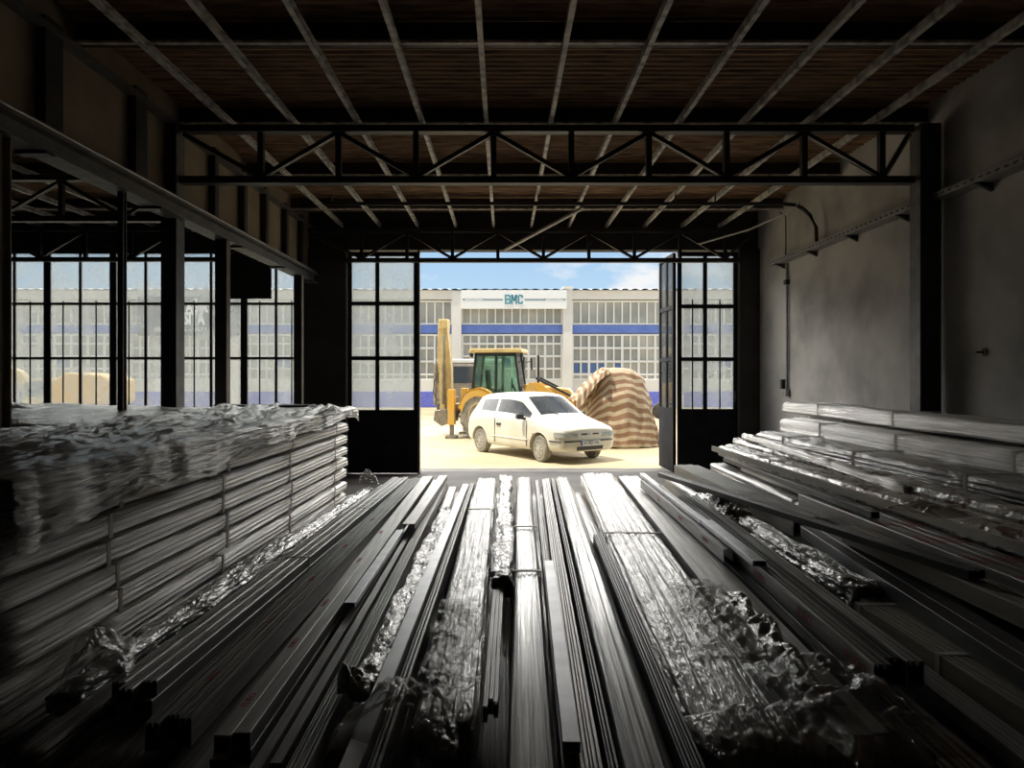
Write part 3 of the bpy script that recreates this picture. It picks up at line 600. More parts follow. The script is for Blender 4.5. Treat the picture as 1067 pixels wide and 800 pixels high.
# fenders
for s in (-1, 1):
    out = [(.80*math.cos(a)-.62, .74+.82*math.sin(a)) for a in [R(t) for t in range(28, 171, 11)]]; inn = [(.74*math.cos(a)-.62, .74+.75*math.sin(a)) for a in [R(t) for t in range(170, 27, -11)]]
    MB().prism(out+inn, s*.62, s*1.10).build('fender', M['yellow'], bh, smooth=True)
    f = MB().prism([(o_[0], o_[1]) for o_ in out] + [(.62*math.cos(a)-.62, .70+.60*math.sin(a)) for a in [R(t) for t in range(170, 27, -11)]], s*1.06, s*1.10); f.build('fender_edge', M['yellow'], bh)
    wheel('rear_wheel', bh, -.62, s*.86, .74, .70, .44, M['tyre_dust'], M['faded_yellow'], s, .50, 0, 20)
    wheel('front_wheel', bh, 2.2, s*.80, .50, .47, .32, M['tyre_dust'], M['faded_yellow'], s, .52, 0, 16)
    # loader arm
    MB().prism([(.95, 1.35), (1.25, 1.72), (1.65, 1.70), (3.4, .72), (3.65, .32), (3.45, .28), (3.2, .58), (1.55, 1.38), (1.1, 1.18)], s*.50, s*.60).build('loader_arm', M['yellow'], bh, bevel=.012)
    MB().tube([(1.15, s*.66, 1.05), (2.5, s*.66, 1.02)], .05, 10).build('lift_cylinder', sm, bh)
    MB().tube([(1.5, s*.55, 1.85), (3.2, s*.55, 1.15), (3.6, s*.55, .75)], .04, 8).build('tilt_link', sm, bh)
    # stabiliser leg
    MB().box(-1.78, -1.52, s*.98-.12, s*.98+.12, .42, 1.50).build('stabiliser_leg', M['yellow'], bh, bevel=.015); MB().box(-1.72, -1.58, s*.98-.06, s*.98+.06, .10, .42).build('stabiliser_ram', M['machine_grey'], bh)
    MB().box(-1.85, -1.45, s*.98-.20, s*.98+.20, .0, .08).build('stabiliser_foot', M['machine_grey'], bh)
bk = MB().prism([(3.45, .75), (3.62, .78), (3.60, .12), (4.15, .03), (4.18, .08), (3.95, .28), (3.72, .80)], -1.1, 1.1); bk.build('front_bucket', M['machine_grey'], bh)
MB().box(-1.80, -1.50, -1.0, 1.0, .62, 1.05).build('rear_frame', M['machine_grey'], bh, bevel=.02)
MB().box(-2.15, -1.80, .05, .55, .45, 1.25).build('boom_pivot', M['machine_grey'], bh, bevel=.02)
bm_ = MB().prism([(-2.2, .9), (-1.98, 1.0), (-2.0, 2.2), (-2.16, 3.5), (-2.30, 3.5), (-2.24, 2.1)], .13, .47); bm_.build('boom', M['faded_yellow'], bh, bevel=.02)
MB().prism([(-2.42, .75), (-2.22, .72), (-2.24, 2.6), (-2.28, 3.6), (-2.52, 3.6), (-2.55, 2.4)], .10, .30).build('dipper_arm', M['faded_yellow'], bh, bevel=.02)
MB().box(-2.50, -2.14, .06, .54, 3.42, 3.74).build('boom_head', M['faded_yellow'], bh, bevel=.04)
for y, x in ((.05, -2.30), (.10, -2.62)): MB().tube([(x, y, 1.0), (x+.02, y, 2.3)], .055, 10).build('hydraulic_cylinder', M['machine_grey'], bh); MB().tube([(x+.02, y, 2.3), (x+.02, y, 3.2)], .03, 8).build('piston_rod', M['steel_rod'], bh)
MB().prism([(-2.62, .80), (-2.15, .85), (-2.05, .42), (-2.35, .30), (-2.68, .48)], .0, .60).build('rear_bucket', M['machine_grey'], bh, bevel=.02)
for y, dx in ((.0, -.15), (.6, .12)): MB().tube([(-2.3+dx, y, 2.0), (-2.45+dx, y-.1*(1 if y < .3 else -1), 1.75), (-2.5+dx, y-.12*(1 if y < .3 else -1), 1.4), (-2.35+dx, y, 1.1)], .018, 6).build('hydraulic_hose', M['cable'], bh, smooth=True)
bh.location = (-.12, 21.6, -.012); bh.rotation_euler = (0, 0, R(-10)); bh.scale = (.77, .86, .95)

# ============================================================ striped tarpaulin over a machine
def tarpmat():
    m = bpy.data.materials.new('striped_tarp'); m.use_nodes = True; t = m.node_tree; p = t.nodes['Principled BSDF']; n_, l_ = t.nodes.new, t.links.new
    u = n_('ShaderNodeUVMap'); u.uv_map = 'UVMap'; s = n_('ShaderNodeSeparateXYZ'); l_(u.outputs[0], s.inputs[0])
    a = n_('ShaderNodeMath'); a.operation = 'MULTIPLY'; a.inputs[1].default_value = 2*PI; l_(s.outputs[1], a.inputs[0]); b = n_('ShaderNodeMath'); b.operation = 'SINE'; l_(a.outputs[0], b.inputs[0])
    r = n_('ShaderNodeValToRGB'); l_(b.outputs[0], r.inputs[0]); e0, e1 = r.color_ramp.elements; e0.position = .0; e0.color = (.33, .19, .11, 1); e1.position = .35; e1.color = (.62, .50, .33, 1)
    n = n_('ShaderNodeTexNoise'); n.inputs['Scale'].default_value = 3; c = n_('ShaderNodeTexCoord'); l_(c.outputs['Object'], n.inputs['Vector'])
    mm = n_('ShaderNodeMixRGB'); mm.blend_type = 'MULTIPLY'; mm.inputs[0].default_value = .35; l_(r.outputs[0], mm.inputs[1]); l_(n.outputs['Fac'], mm.inputs[2]); l_(mm.outputs[0], p.inputs['Base Color']); p.inputs['Roughness'].default_value = .85
    MATS['striped_tarp'] = m
tarpmat()
def tarp():
    nt_, nr = 220, 46; vs = []; uv = []
    for i in range(nr):
        t = i/(nr-1)
        for k in range(nt_):
            a = 2*PI*k/nt_; ca, sa = math.cos(a), math.sin(a)
            fold = (.5+.5*math.cos(a*9 + 1.3*noise.noise(Vector((ca*2, sa*2, 0))))) ; fold2 = math.cos(a*23+2)
            # plan: wider to the left (a = pi); height falls to the left shoulder
            rx = 1.16 if ca > 0 else 1.30; ry = .95
            if t < .45:
                q = t/.45; rr = q*.62; z = 2.02 - .10*q*q
            else:
                q = (t-.45)/.55; rr = .62 + .38*q**.75 + .09*(fold-.5)*q**.6 + .018*fold2*q; z = 1.92*(1-q)**1.0 + .02
            x, y = rr*rx*ca, rr*ry*sa
            left = max(0, min(1, (-x-.25)/.75)); z *= (1 - .50*left)
            right = max(0, min(1, (x-.35)/.8)); z *= (1 - .25*right)
            n = noise.noise(Vector((x*2.2, y*2.2, z*2.2)))*.07 + noise.noise(Vector((x*6, y*6, z*6)))*.025
            vs.append((x + n*ca, y + n*sa, max(.015, z + n*.5)))
            zig = .24*abs(((a*9/(2*PI)) % 1) - .5)*2
            uv.append((a, (t*2.9)*5.6 + zig*1.7 + .4*noise.noise(Vector((x*1.5, y*1.5, z)))))
    fs = [(i*nt_+k, i*nt_+(k+1) % nt_, (i+1)*nt_+(k+1) % nt_, (i+1)*nt_+k) for i in range(nr-1) for k in range(nt_)]
    me = bpy.data.meshes.new('tarpaulin'); me.from_pydata(vs, [], fs); l = me.uv_layers.new(name='UVMap')
    for lo in me.loops: l.data[lo.index].uv = uv[lo.vertex_index]
    me.materials.append(M['striped_tarp']); me.polygons.foreach_set('use_smooth', [True]*len(me.polygons)); me.update(); return me
tp = thing('covered_machine', 'machine hidden under a brown and cream striped tarpaulin beside the white car', 'covered machine', (2.95, 19.0, -.012))
o = bpy.data.objects.new('tarpaulin', tarp()); COL.objects.link(o); o.parent = tp; o.modifiers.new('thick', 'SOLIDIFY').thickness = .012
fl = MB(); vs = []; fuv = []
for i in range(31):
    for k in range(37):
        u_ = i/30; v_ = k/36; x = -.28 - .95*u_; yy = -.98 + 1.5*v_
        top = 2.03 - .06*u_ - .78*u_**1.35; z = top + .03*math.sin(v_*14 + u_*5) + .03*noise.noise(Vector((x*4, yy*4, 0)))
        if v_ < .22: z -= (.22-v_)/.22*(.16 + .10*u_); yy = -.98 + .06*math.sin(u_*22) + 1.5*v_*.3
        vs.append((x + .12*(1-v_)*u_, yy*(.55+.40*u_) if v_ >= .22 else yy*(.80+.12*u_), z)); fuv.append((u_, u_*6.2 + .3*math.sin(v_*6)))
fme = bpy.data.meshes.new('flap'); fme.from_pydata(vs, [], [(i*37+k, i*37+k+1, i*37+38+k, i*37+37+k) for i in range(30) for k in range(36)])
l = fme.uv_layers.new(name='UVMap')
for lo in fme.loops: l.data[lo.index].uv = fuv[lo.vertex_index]
fme.materials.append(M['striped_tarp']); fme.polygons.foreach_set('use_smooth', [True]*len(fme.polygons)); fo = bpy.data.objects.new('tarp_flap', fme); COL.objects.link(fo); fo.parent = tp; fo.modifiers.new('t', 'SOLIDIFY').thickness = .012
MB().tube([(-.52, -.42, 1.86), (-.62, -.72, 1.5), (-.85, -.86, 1.0), (-1.0, -.9, .55), (-1.15, -.8, .3)], .022, 6).build('tarp_rope', M['faded_yellow'], tp, smooth=True)
MB().lathe([(.12, -.06), (.22, -.05), (.22, .05), (.12, .06)], 18, 'y', (1.12, -.35, .92)).build('dark_wheel', M['rubber'], tp, smooth=True)
MB().tube([(.95, -.3, .92), (1.12, -.35, .92)], .05).build('axle', M['machine_grey'], tp)
sheet = MB(); vs = []; 
for i in range(10):
    for k in range(14):
        s_, u_ = k/13, i/9; vs.append((1.10+.22*s_+.03*math.sin(s_*20), -.30+.10*math.sin(s_*9+u_*3), 1.0*(1-u_)*(.9-.1*s_)+.01))
sheet.add(vs, [(i*14+k, i*14+k+1, i*14+14+k+1, i*14+14+k) for i in range(9) for k in range(13)]); so = sheet.build('white_sheet', M['white_paint'], tp, smooth=True); so.modifiers.new('t', 'SOLIDIFY').thickness = .01

# white truck cab behind the tarp
tk = thing('white_truck', 'small white truck cab partly hidden behind the striped tarpaulin', 'truck', (4.35, 31.0, -.012)); tk.scale = (.77, .77, .77)
MB().prism([(-1.2, .45), (2.2, .45), (2.2, 2.15), (-.55, 2.15), (-.95, 1.35), (-1.2, 1.2)], -.85, .85).build('cab', M['white_paint'], tk, bevel=.06)
MB().prism([(-.85, 1.40), (-.15, 1.40), (-.15, 2.0), (-.58, 2.0)], -.87, -.845).build('side_window', M['car_glass'], tk); MB().prism([(0, 1.40), (.8, 1.40), (.8, 2.0), (0, 2.0)], -.87, -.845).build('side_window', M['car_glass'], tk)
for x in (-.6, 1.5):
    for s in (-1, 1): wheel('wheel', tk, x, s*.75, .35, .35, .2, M['rubber'], M['rim'], s)
# dark van seen between the digger's boom and cab
vn = thing('parked_van', 'white-roofed grey van parked between the digger boom and its cab', 'van', (-1.9, 33.5, -.012))
MB().prism([(-1.3, .45), (2.2, .45), (2.3, 1.3), (1.9, 2.3), (-1.3, 2.35)], -.9, .9).build('body', M['machine_grey'], vn, bevel=.08)
MB().box(-1.25, 1.85, -.85, .85, 2.36, 2.55).build('roof', M['white_paint'], vn, bevel=.06)
MB().prism([(-1.1, 1.45), (1.7, 1.45), (1.55, 2.2), (-1.1, 2.2)], -.915, -.89).build('side_window', M['car_glass'], vn)
for x in (-.8, 1.5):
    for s in (-1, 1): wheel('wheel', vn, x, s*.8, .35, .35, .2, M['rubber'], M['rim'], s)

# yellow excavator seen through the glazed wall
ex = thing('excavator', 'yellow tracked excavator seen through the dusty left windows', 'excavator', (-15.2, 26.5, -.012)); ex.scale = (.82, .82, .82)
MB().prism([(-1.2, .95), (1.35, .95), (1.45, 1.1), (1.45, 2.0), (1.0, 2.25), (-.5, 2.35), (-1.2, 1.9)], -1.1, 1.1).build('counterweight', M['yellow'], ex, bevel=.08)
MB().prism([(-2.4, .95), (-1.21, .95), (-1.21, 2.1), (-1.6, 2.1), (-2.4, 1.95)], -1.05, -.1).build('cab', M['faded_yellow'], ex, bevel=.05); MB().prism([(-2.3, 1.3), (-1.35, 1.3), (-1.35, 2.0), (-1.65, 2.0), (-2.3, 1.88)], -1.075, -1.045).build('cab_window', M['car_glass'], ex)
for s in (-1, 1):
    o_ = [(1.5+.38*math.cos(a), .40+.38*math.sin(a)) for a in [R(t) for t in range(-90, 91, 18)]] + [(-1.9+.38*math.cos(a), .40+.38*math.sin(a)) for a in [R(t) for t in range(90, 271, 18)]]
    MB().prism(o_, s*.7, s*1.2).build('track', M['machine_grey'], ex)
    for x in (-1.8, -1.1, -.4, .3, 1.0, 1.5): MB().lathe([(.05, s*1.2), (.22, s*1.2), (.22, s*1.26), (.05, s*1.27)], 14, 'y', (x, 0, .40)).build('roller', M['yellow'], ex)
MB().prism([(-2.2, 1.2), (-3.2, 2.4), (-4.6, 2.9), (-4.7, 2.6), (-3.3, 2.0), (-2.5, 1.0)], .0, .4).build('boom', M['faded_yellow'], ex); MB().prism([(-4.7, 2.9), (-4.4, 2.8), (-4.6, .8), (-4.8, .8)], .02, .38).build('dipper_arm', M['yellow'], ex)
MB().prism([(-4.3, .85), (-4.85, .85), (-4.95, .3), (-4.5, .05), (-4.2, .3)], -.2, .6).build('bucket', M['machine_grey'], ex)
# ============================================================ piles of steel profiles
def at(px, py, z):                                 # point of the pile seen at a pixel, at height z
    Y = (CAMZ - z) * F / (py - VY); return Vector(((px - VX) * Y / F, Y, z))
nv = lambda x, y, z: noise.noise(Vector((x, y, z)))
# ---- a film-wrapped bundle, running along +y from 0 to L, bottom at z=0
def film_mesh(L, w, h, seed, nl=70, nc=44, wr=.010, ribs=5, ripple=.004, taper=.12, lump=0., tie=None):
    vs = []
    for i in range(nl+1):
        f = i/nl; y = f*L; e = min(y, L-y)
        env = 1 - .16*max(0, 1-e/taper)**2 if taper else 1
        for k in range(nc):
            a = 2*PI*k/nc + .02; c, s = math.cos(a), math.sin(a); p = 5.5
            q = (abs(c)**p + abs(s)**p)**(-1/p); x, z = c*q, s*q
            X = x*w/2*env; Z = (z*.5+.5)*h*(.5+.5*env)
            d = wr*(nv(X*5+seed, y*.5, Z*5)*1.0) + wr*.8*nv(X*14, y*.9+seed, Z*14) + ripple*math.cos(x*PI*ribs) * (1 if abs(z) > .9 else 0) + ripple*math.cos(z*PI*(3 if nc < 50 else 4)+.6)*(1 if abs(x) > .9 else 0)
            d += lump*abs(nv(X*7, y*3+seed, Z*7))*1.6
            if tie:
                for ty in tie: d -= .010*math.exp(-((y-ty)/.025)**2)
            if e < .1: d += wr*1.1*nv(X*22, y*16+seed, Z*22)
            vs.append((X + x*d, y + (.012*nv(X*20, Z*20, seed) if e < .01 else 0), max(.001, Z + z*d)))
    fs = [(i*nc+k, i*nc+(k+1) % nc, (i+1)*nc+(k+1) % nc, (i+1)*nc+k) for i in range(nl) for k in range(nc)]
    for row, yy, dr in ((0, 0, 1), (nl, L, -1)):   # puckered ends
        b = len(vs); prev = row*nc
        for t in (.8, .5, .2):
            for k in range(nc):
                v = vs[row*nc+k]; vs.append((v[0]*t, yy + dr*(.03*(1-t) + .02*nv(v[0]*25, t*5+seed, v[2]*25)), h/2 + (v[2]-h/2)*t))
            fs += [(prev+k, prev+(k+1) % nc, b+(k+1) % nc, b+k) for k in range(nc)]; prev = b; b = len(vs)
        fs.append(tuple(prev+k for k in range(nc)))
    m = MB(); m.add(vs, fs); return m
def strap_ring(w, h, y, t=.004, sw=.022, z0=0):
    m = MB(); m.box(-w/2-t, w/2+t, y-sw/2, y+sw/2, z0+h, z0+h+t); m.box(-w/2-t, -w/2, y-sw/2, y+sw/2, z0+.01, z0+h); m.box(w/2, w/2+t, y-sw/2, y+sw/2, z0+.01, z0+h); return m
def orient(o, A, B):                                # local +y from A (near end) to B (far end)
    A, B = Vector(A), Vector(B); d = B - A; o.location = A
    o.rotation_euler = (math.atan2(d.z, math.hypot(d.x, d.y)), 0, math.atan2(-d.x, d.y))
def film_bundle(name, lab, A, B, w, h, seed, material='film_grey', straps=(), group=None, cat='bundle', roll=0, **kw):
    """A, B: middle of the top face at the near and far end"""
    A, B = Vector(A), Vector(B); L = (B-A).length
    r = thing(name, lab, cat, group=group); orient(r, A - Vector((0, 0, h)), B - Vector((0, 0, h)))
    film_mesh(L, w-.014, h-.004, seed, tie=list(straps), **kw).build('film_wrap', M[material], r, smooth='all')
    for y in straps: strap_ring(w+.004, h+.001, y, .005, .03).build('strap', M['strap_white'], r)
    return r
# ---- rolled hollow section (a door-frame profile), end open
def outline(w, h, kind):
    if kind == 'step': return [(-.5*w, 0), (.5*w, 0), (.5*w, .40*h), (.40*w, .40*h), (.40*w, .96*h), (.36*w, h), (-.30*w, h), (-.34*w, .96*h), (-.34*w, .45*h), (-.5*w, .45*h)]
    if kind == 'box': return [(-.5*w, 0), (.5*w, 0), (.5*w, h*.97), (.47*w, h), (-.47*w, h), (-.5*w, h*.97)]
    if kind == 'rib': return [(-.5*w, 0), (.5*w, 0), (.5*w, .93*h), (.44*w, h), (.20*w, h), (.16*w, .86*h), (.05*w, .86*h), (.01*w, h), (-.20*w, h), (-.24*w, .88*h), (-.32*w, .88*h), (-.36*w, h), (-.46*w, h), (-.5*w, .93*h)]
    if kind == 'tee': return [(-.5*w, 0), (.5*w, 0), (.5*w, .3*h), (.12*w, .3*h), (.12*w, h), (-.12*w, h), (-.12*w, .3*h), (-.5*w, .3*h)]
def profile_mesh(L, w, h, kind='box', bend=0., seed=0):
    if kind in ('chan', 'angle'):
        t = .0035
        ol = [(-.5*w, 0), (-.5*w+t, 0), (-.5*w+t, h-t), (.5*w-t, h-t), (.5*w-t, 0), (.5*w, 0), (.5*w, h), (-.5*w, h)] if kind == 'chan' else [(-.5*w, 0), (-.5*w+t, 0), (-.5*w+t, h-t), (.5*w, h-t), (.5*w, h), (-.5*w, h)]
        m = MB(); n = len(ol); seg = 12; vs = []
        for i in range(seg+1):
            f = i/seg; vs += [(x + bend*math.sin(PI*f), f*L, z) for x, z in ol]
        fs = [(i*n+k, i*n+(k+1) % n, (i+1)*n+(k+1) % n, (i+1)*n+k) for i in range(seg) for k in range(n)] + [tuple(range(n))[::-1], tuple(seg*n+k for k in range(n))]
        return m.add(vs, fs)
    ol = outline(w, h, kind); n = len(ol); seg = 12; vs = []; cx = sum(p[0] for p in ol)/n; cz = h*.45
    inn = [(cx+(x-cx)*.86, cz+(z-cz)*.80) for x, z in ol]
    rings = [(inn, .16), (inn, 0.0)] + [(ol, i/seg*L) for i in range(seg+1)] + [(inn, L), (inn, L-.16)]
    for rg, y in rings: vs += [(x + bend*math.sin(PI*y/L) + .0015*nv(y*3, seed, 0), y, z + .0015*nv(y*2, 5, seed)) for x, z in rg]
    m = MB(); q = len(rings); fs = [(i*n+k, i*n+(k+1) % n, (i+1)*n+(k+1) % n, (i+1)*n+k) for i in range(q-1) for k in range(n)]
    fs += [tuple(range(n))[::-1], tuple((q-1)*n+k for k in range(n))]; return m.add(vs, fs)
def loose(name, lab, A, B, w, h, kind='box', material='profile_dark', bend=0., group=None, cat='steel profile', words=None, tilt=0.):
    A, B = Vector(A), Vector(B); L = (B-A).length
    o = profile_mesh(L, w, h, kind, bend).build(name, M[material]); orient(o, A - Vector((0, 0, h)), B - Vector((0, 0, h)))
    if tilt: o.rotation_euler = (o.rotation_euler[0], tilt, o.rotation_euler[2])
    tag(o, lab, cat, group)
    if words:
        for side, dist, s, size, mm in words:
            if side == 'l': text('lettering', s, size, (-w/2-.002, dist, h*.5), (R(90), 0, R(-90)), M[mm], o, .0004, 1.1)
            else: text('lettering', s, size, (0, dist, h+.001), (0, 0, R(90 if side == 't' else -90)), M[mm], o, .0004, 1.1)
    return o
def pack(name, lab, A, B, w, h, n, rows=1, kind='box', material='profile_grey', words=None, ties=(), cat='bundle', group=None, mats=None, seed=1, gap=.0015):
    """several bare profiles tied side by side"""
    A, B = Vector(A), Vector(B); L = (B-A).length; rnd = random.Random(seed)
    r = thing(name, lab, cat, group=group); orient(r, A - Vector((0, 0, h)), B - Vector((0, 0, h)))
    pw, ph = w/n, h/rows; me = None
    for j in range(rows):
        for i in range(n):
            mm = M[(mats or [material])[(i+j) % len(mats or [1])]]
            key = (kind, round(L, 2), round(pw, 4), round(ph, 4), mm.name)
            if key not in CACHE: CACHE[key] = profile_mesh(L, pw-gap, ph-gap*.5, kind, seed=seed).mesh('profile', mm)
            o = bpy.data.objects.new('profile', CACHE[key]); COL.objects.link(o); o.parent = r
            o.location = (-w/2 + (i+.5)*pw, rnd.uniform(-.05, .05), j*ph + rnd.uniform(0, .002))
    for y in ties: strap_ring(w, h, y, .0025, .03).build('tape', M['film_tape'], r)
    for t in (words or []):
        side, dist, s, size, mm = t[:5]; off = t[5] if len(t) > 5 else 0
        if side == 'l': text('lettering', s, size, (-w/2-.0025, dist, h*.5+off), (R(90), 0, R(-90)), M[mm], r, .0004, 1.15)
        else: text('lettering', s, size, (off, dist, h+.0025), (0, 0, R(90 if side == 't' else -90)), M[mm], r, .0004, 1.15)
    return r
CACHE = {}

# ------------------------------------------------ hidden carrying layers
def filler_set(xs, w, top, n, y0, y1, lab, grp, h=None):
    h = h or top/n
    first = None
    for x in xs:
        for j in range(n):
            if first is None:
                first = film_bundle('profile_bundle', lab, (x, y0, (j+1)*h), (x, y1, (j+1)*h), w-.03, h-.012, 3, 'film_soft', group=grp, nl=24, nc=28, wr=.004, ripple=.001)
            else: dup(first, (x, y0 + .1*math.sin(x*9+j), j*h))
filler_set([-1.42, -.99, -.56, -.13, .30, .73, 1.16, 1.59], .43, .56, 2, 2.25, 8.15, 'grey film-wrapped profile bundle buried under the centre pile', 'bundles at the bottom of the centre pile')
filler_set([2.01, 2.43], .42, .75, 3, 2.0, 8.2, 'grey film-wrapped profile bundle low in the pile right of centre', 'bundles low in the right pile')
filler_set([3.31, 3.75], .44, 1.045, 3, 3.4, 8.9, 'grey film-wrapped profile bundle low under the wall-side steps', 'bundles low under the wall-side steps')
filler_set([2.87], .42, .94, 3, 2.4, 8.2, 'grey film-wrapped profile bundle low in the pile near right wall', 'bundles low near the right wall')
filler_set([4.20], .42, 1.14, 3, 3.6, 9.6, 'grey film-wrapped profile bundle at the foot of the right wall', 'bundles at the foot of the right wall')

# ------------------------------------------------ big stack at left
NL = 12; LH = .124
G_ST = 'film-wrapped bundles of the tall left stack'
base_meshes = []
for v in range(3):
    b = film_bundle('wrapped_bundle', 'x', (0, 0, LH), (0, 5.3, LH), .54, LH-.010, 11+7*v, 'film_white', straps=(.75, 2.0, 3.3, 4.7), group=G_ST, wr=.009, ribs=6, nl=90, nc=64, lump=.002, taper=.10, ripple=.006)
    base_meshes.append(b)
rs = random.Random(5); used = set()
down = ['topmost', 'second from top', 'third from top', 'fourth from top', 'fifth from top', 'sixth from top', 'seventh from top', 'eighth from top', 'ninth from top', 'tenth from top', 'second from bottom', 'bottom']
for j in range(NL):
    v = j % 3; t = base_meshes[v]
    if v not in used: used.add(v); o = t
    else: o = dup(t)
    jx = rs.uniform(-.012, .012); z = j*LH; jy = rs.uniform(-.07, .07)
    o.location = (-2.08 + jx - .003*j, 2.6 + jy, z); o.rotation_euler = (0, 0, R(-1.4 + rs.uniform(-.25, .25)))
    o['label'] = 'whitish film-wrapped bundle, %s in the left stack edge facing the aisle' % down[NL-1-j]
cols = [-2.66, -3.14, -3.98, -4.56, -5.14]
hb_ = film_bundle('wide_bundle', 'grey film-wrapped bundle deep inside the left stack', (0, 0, .61), (0, 5.3, .61), .51, .595, 5, 'film_soft', group='bundles inside the left stack', nl=24, nc=28)
hb_.location = (cols[0], 2.6, 0); hb_.rotation_euler = (0, 0, R(-1.4))
for i, x in enumerate(cols):
    for j in range(2):
        if i or j:
            o = dup(hb_, (x, 2.6, j*.61), (0, 0, R(-1.4) if i == 0 else 0))
            if i == 1: o.scale = (.8, 1, 1)
    for j in (10, 11):
        o = dup(base_meshes[(i+j) % 3], (x, 2.62 + .08*math.sin(i*5+j), 1.222 + (j-10)*.124), (0, 0, R([-1.4, 0, 0, 0, 0][i])))
        if i == 1: o.scale = (.8, 1, 1)
        if j == 10: o['label'] = 'whitish film-wrapped bundle under the top layer, %s row left of the aisle edge' % ORD[i]
        else: o['label'] = 'whitish film-wrapped bundle on top of the left stack, %s row left of the aisle edge' % ORD[i]
# loose plastic sheet with folds over the top edge of the stack
def drape(nx, ny, fn):
    vs = [fn(i/nx, j/ny) for i in range(nx+1) for j in range(ny+1)]; m = MB()
    return m.add(vs, [(i*(ny+1)+j, i*(ny+1)+j+1, (i+1)*(ny+1)+j+1, (i+1)*(ny+1)+j) for i in range(nx) for j in range(ny)])
def sheetfn(u, v):
    y = 2.55 + v*5.32; xe = -1.80 + (y-2.6)*math.tan(R(1.4)); s = u*1.85       # s runs from inside the top out over the edge and down
    hang = .10 + .15*(1-v)**2 + .09*nv(y*1.3, 3, 1) + .04*nv(y*4, 9, 1)
    top = 1.30
    if s < top: x = xe - (top - s)*1.0; z = 1.500
    else: x = xe + .022; z = 1.500 - (s-top)/.55*hang
    k = .045*abs(nv(x*3.2+y*.9, y*.7, 2)) + .040*abs(nv(x*9+y*1.6, y*1.3, 5)) + .018*abs(nv(x*17+y*5, y*4, 7)) + .006*nv(x*24, y*2, 8) + (.05*abs(nv(y*.9, s*9+y*.8, 3)) + .035*abs(nv(y*2.2, s*20+y*2, 6)) + .012*abs(nv(y*9, s*30, 9)) if s >= top else 0)
    if s < top: z += .008 + k*1.3*min(1, (top-s)*4+.3)
    else: x += .012 + k*.8; z += .01*nv(y*9, s*9, 1)
    return (x, y, z)
o = drape(110, 260, sheetfn).build('plastic_sheet', M['film_white'], smooth='all'); o.modifiers.new('t', 'SOLIDIFY').thickness = .002
tag(o, 'creased plastic sheet draped over the upper aisle edge of the left stack', 'plastic sheet')
def sheet2(u, v):
    x = -5.6 + u*2.5; y = 5.3 + v*2.7; b = math.sin(PI*u)**.6*math.sin(PI*v)**.5
    return (x, y, 1.478 + .012 + b*(.06 + .10*abs(nv(x*1.2, y*1.1, 4)) + .05*abs(nv(x*4, y*2, 6))))
o = drape(60, 60, sheet2).build('plastic_sheet', M['film_white'], smooth='all'); o.modifiers.new('t', 'SOLIDIFY').thickness = .002
tag(o, 'bunched plastic sheet lying on the far left of the stack by the posts', 'plastic sheet')
tag(MB().box(-3.05, -2.05, 7.55, 7.85, 1.53, 1.545).build('dark_board', M['black_steel'], bevel=.004), 'thin dark board lying on the far end of the left stack', 'board')

# ------------------------------------------------ centre pile, from left to right
ZC = .70
film_bundle('crumpled_bundle', 'crumpled film-wrapped strip lying against the foot of the left stack', (-1.71, 2.75, 0.66), (-1.46, 7.75, 0.66), 0.12, 0.09, 21, 'film_crumple', wr=.02, lump=.02, nl=160, nc=36, ribs=2)
film_bundle('grey_bundle', 'dusty grey bundle beside the crumpled strip at the left', (-1.58, 2.34, 0.63), (-1.33, 8.03, 0.65), 0.10, 0.07, 23, 'film_soft', wr=.008)
pack('profile_pack', 'wide bare pack with a sawn edge left of the red-lettered packs', (-1.43, 2.76, 0.69), (-1.18, 8.19, 0.7), 0.17, 0.12, 3, 2, 'rib', 'profile_grey', ties=(1.9, 3.6))
pack('profile_pack', 'dark bare pack with small red lettering nearest the left stack', (-1.18, 2.55, 0.66), (-1.02, 8.26, 0.68), 0.15, 0.1, 3, 1, 'rib', 'profile_dark', words=[('t', d, 'EURO', .034, 'red_print', .0) for d in (.35, 1.0, 1.7, 2.5, 3.4)])
pack('profile_pack', 'dark bare pack with red lettering, second from the left stack', (-0.89, 2.35, 0.7), (-0.875, 8.27, 0.7), 0.115, 0.12, 2, 2, 'box', 'profile_grey', words=[('t', d, 'EURO', .036, 'red_print', -.03) for d in (.25, .8, 1.35, 2.2, 3.0)])
pack('profile_pack', 'dark pack of stepped profiles with uneven near ends', (-0.745, 2.23, 0.66), (-0.755, 8.18, 0.675), 0.11, 0.1, 2, 1, 'step', 'profile_dark')
loose('steel_profile', 'short light profile ending beside the shiny blue-grey flat', (-0.72, 5.45, 0.742), (-0.68, 8.09, 0.735), 0.09, 0.05, 'chan', 'profile_grey')
loose('flat_profile', 'shiny blue-grey flat profile lying in a dark gap left of centre', (-0.785, 3.66, 0.715), (-0.775, 5.37, 0.715), 0.055, 0.028, 'box', 'bright_metal')
pack('profile_pack', 'long dark twin profile with pale top edges left of centre', (-0.63, 2.01, 0.68), (-0.66, 7.97, 0.68), 0.065, 0.1, 2, 1, 'rib', 'profile_grey')
loose('steel_profile', 'dark channel left of the narrow crumpled bundle', (-0.49, 2.23, 0.605), (-0.575, 8.11, 0.605), 0.075, 0.04, 'chan', 'profile_dark')
film_bundle('crumpled_bundle', 'narrow crumpled film bundle with a knotted near end left of centre', (-0.535, 2.74, 0.7), (-0.49, 6.22, 0.71), 0.1, 0.08, 31, 'film_crumple', wr=.022, lump=.02, nl=110, nc=36, ribs=2)
loose('angle_profile', 'pale blue-grey angle profile running long beside the wide wrapped bundle', (-0.445, 1.91, 0.755), (-0.39, 7.4, 0.745), 0.06, 0.12, 'box', 'bright_metal')
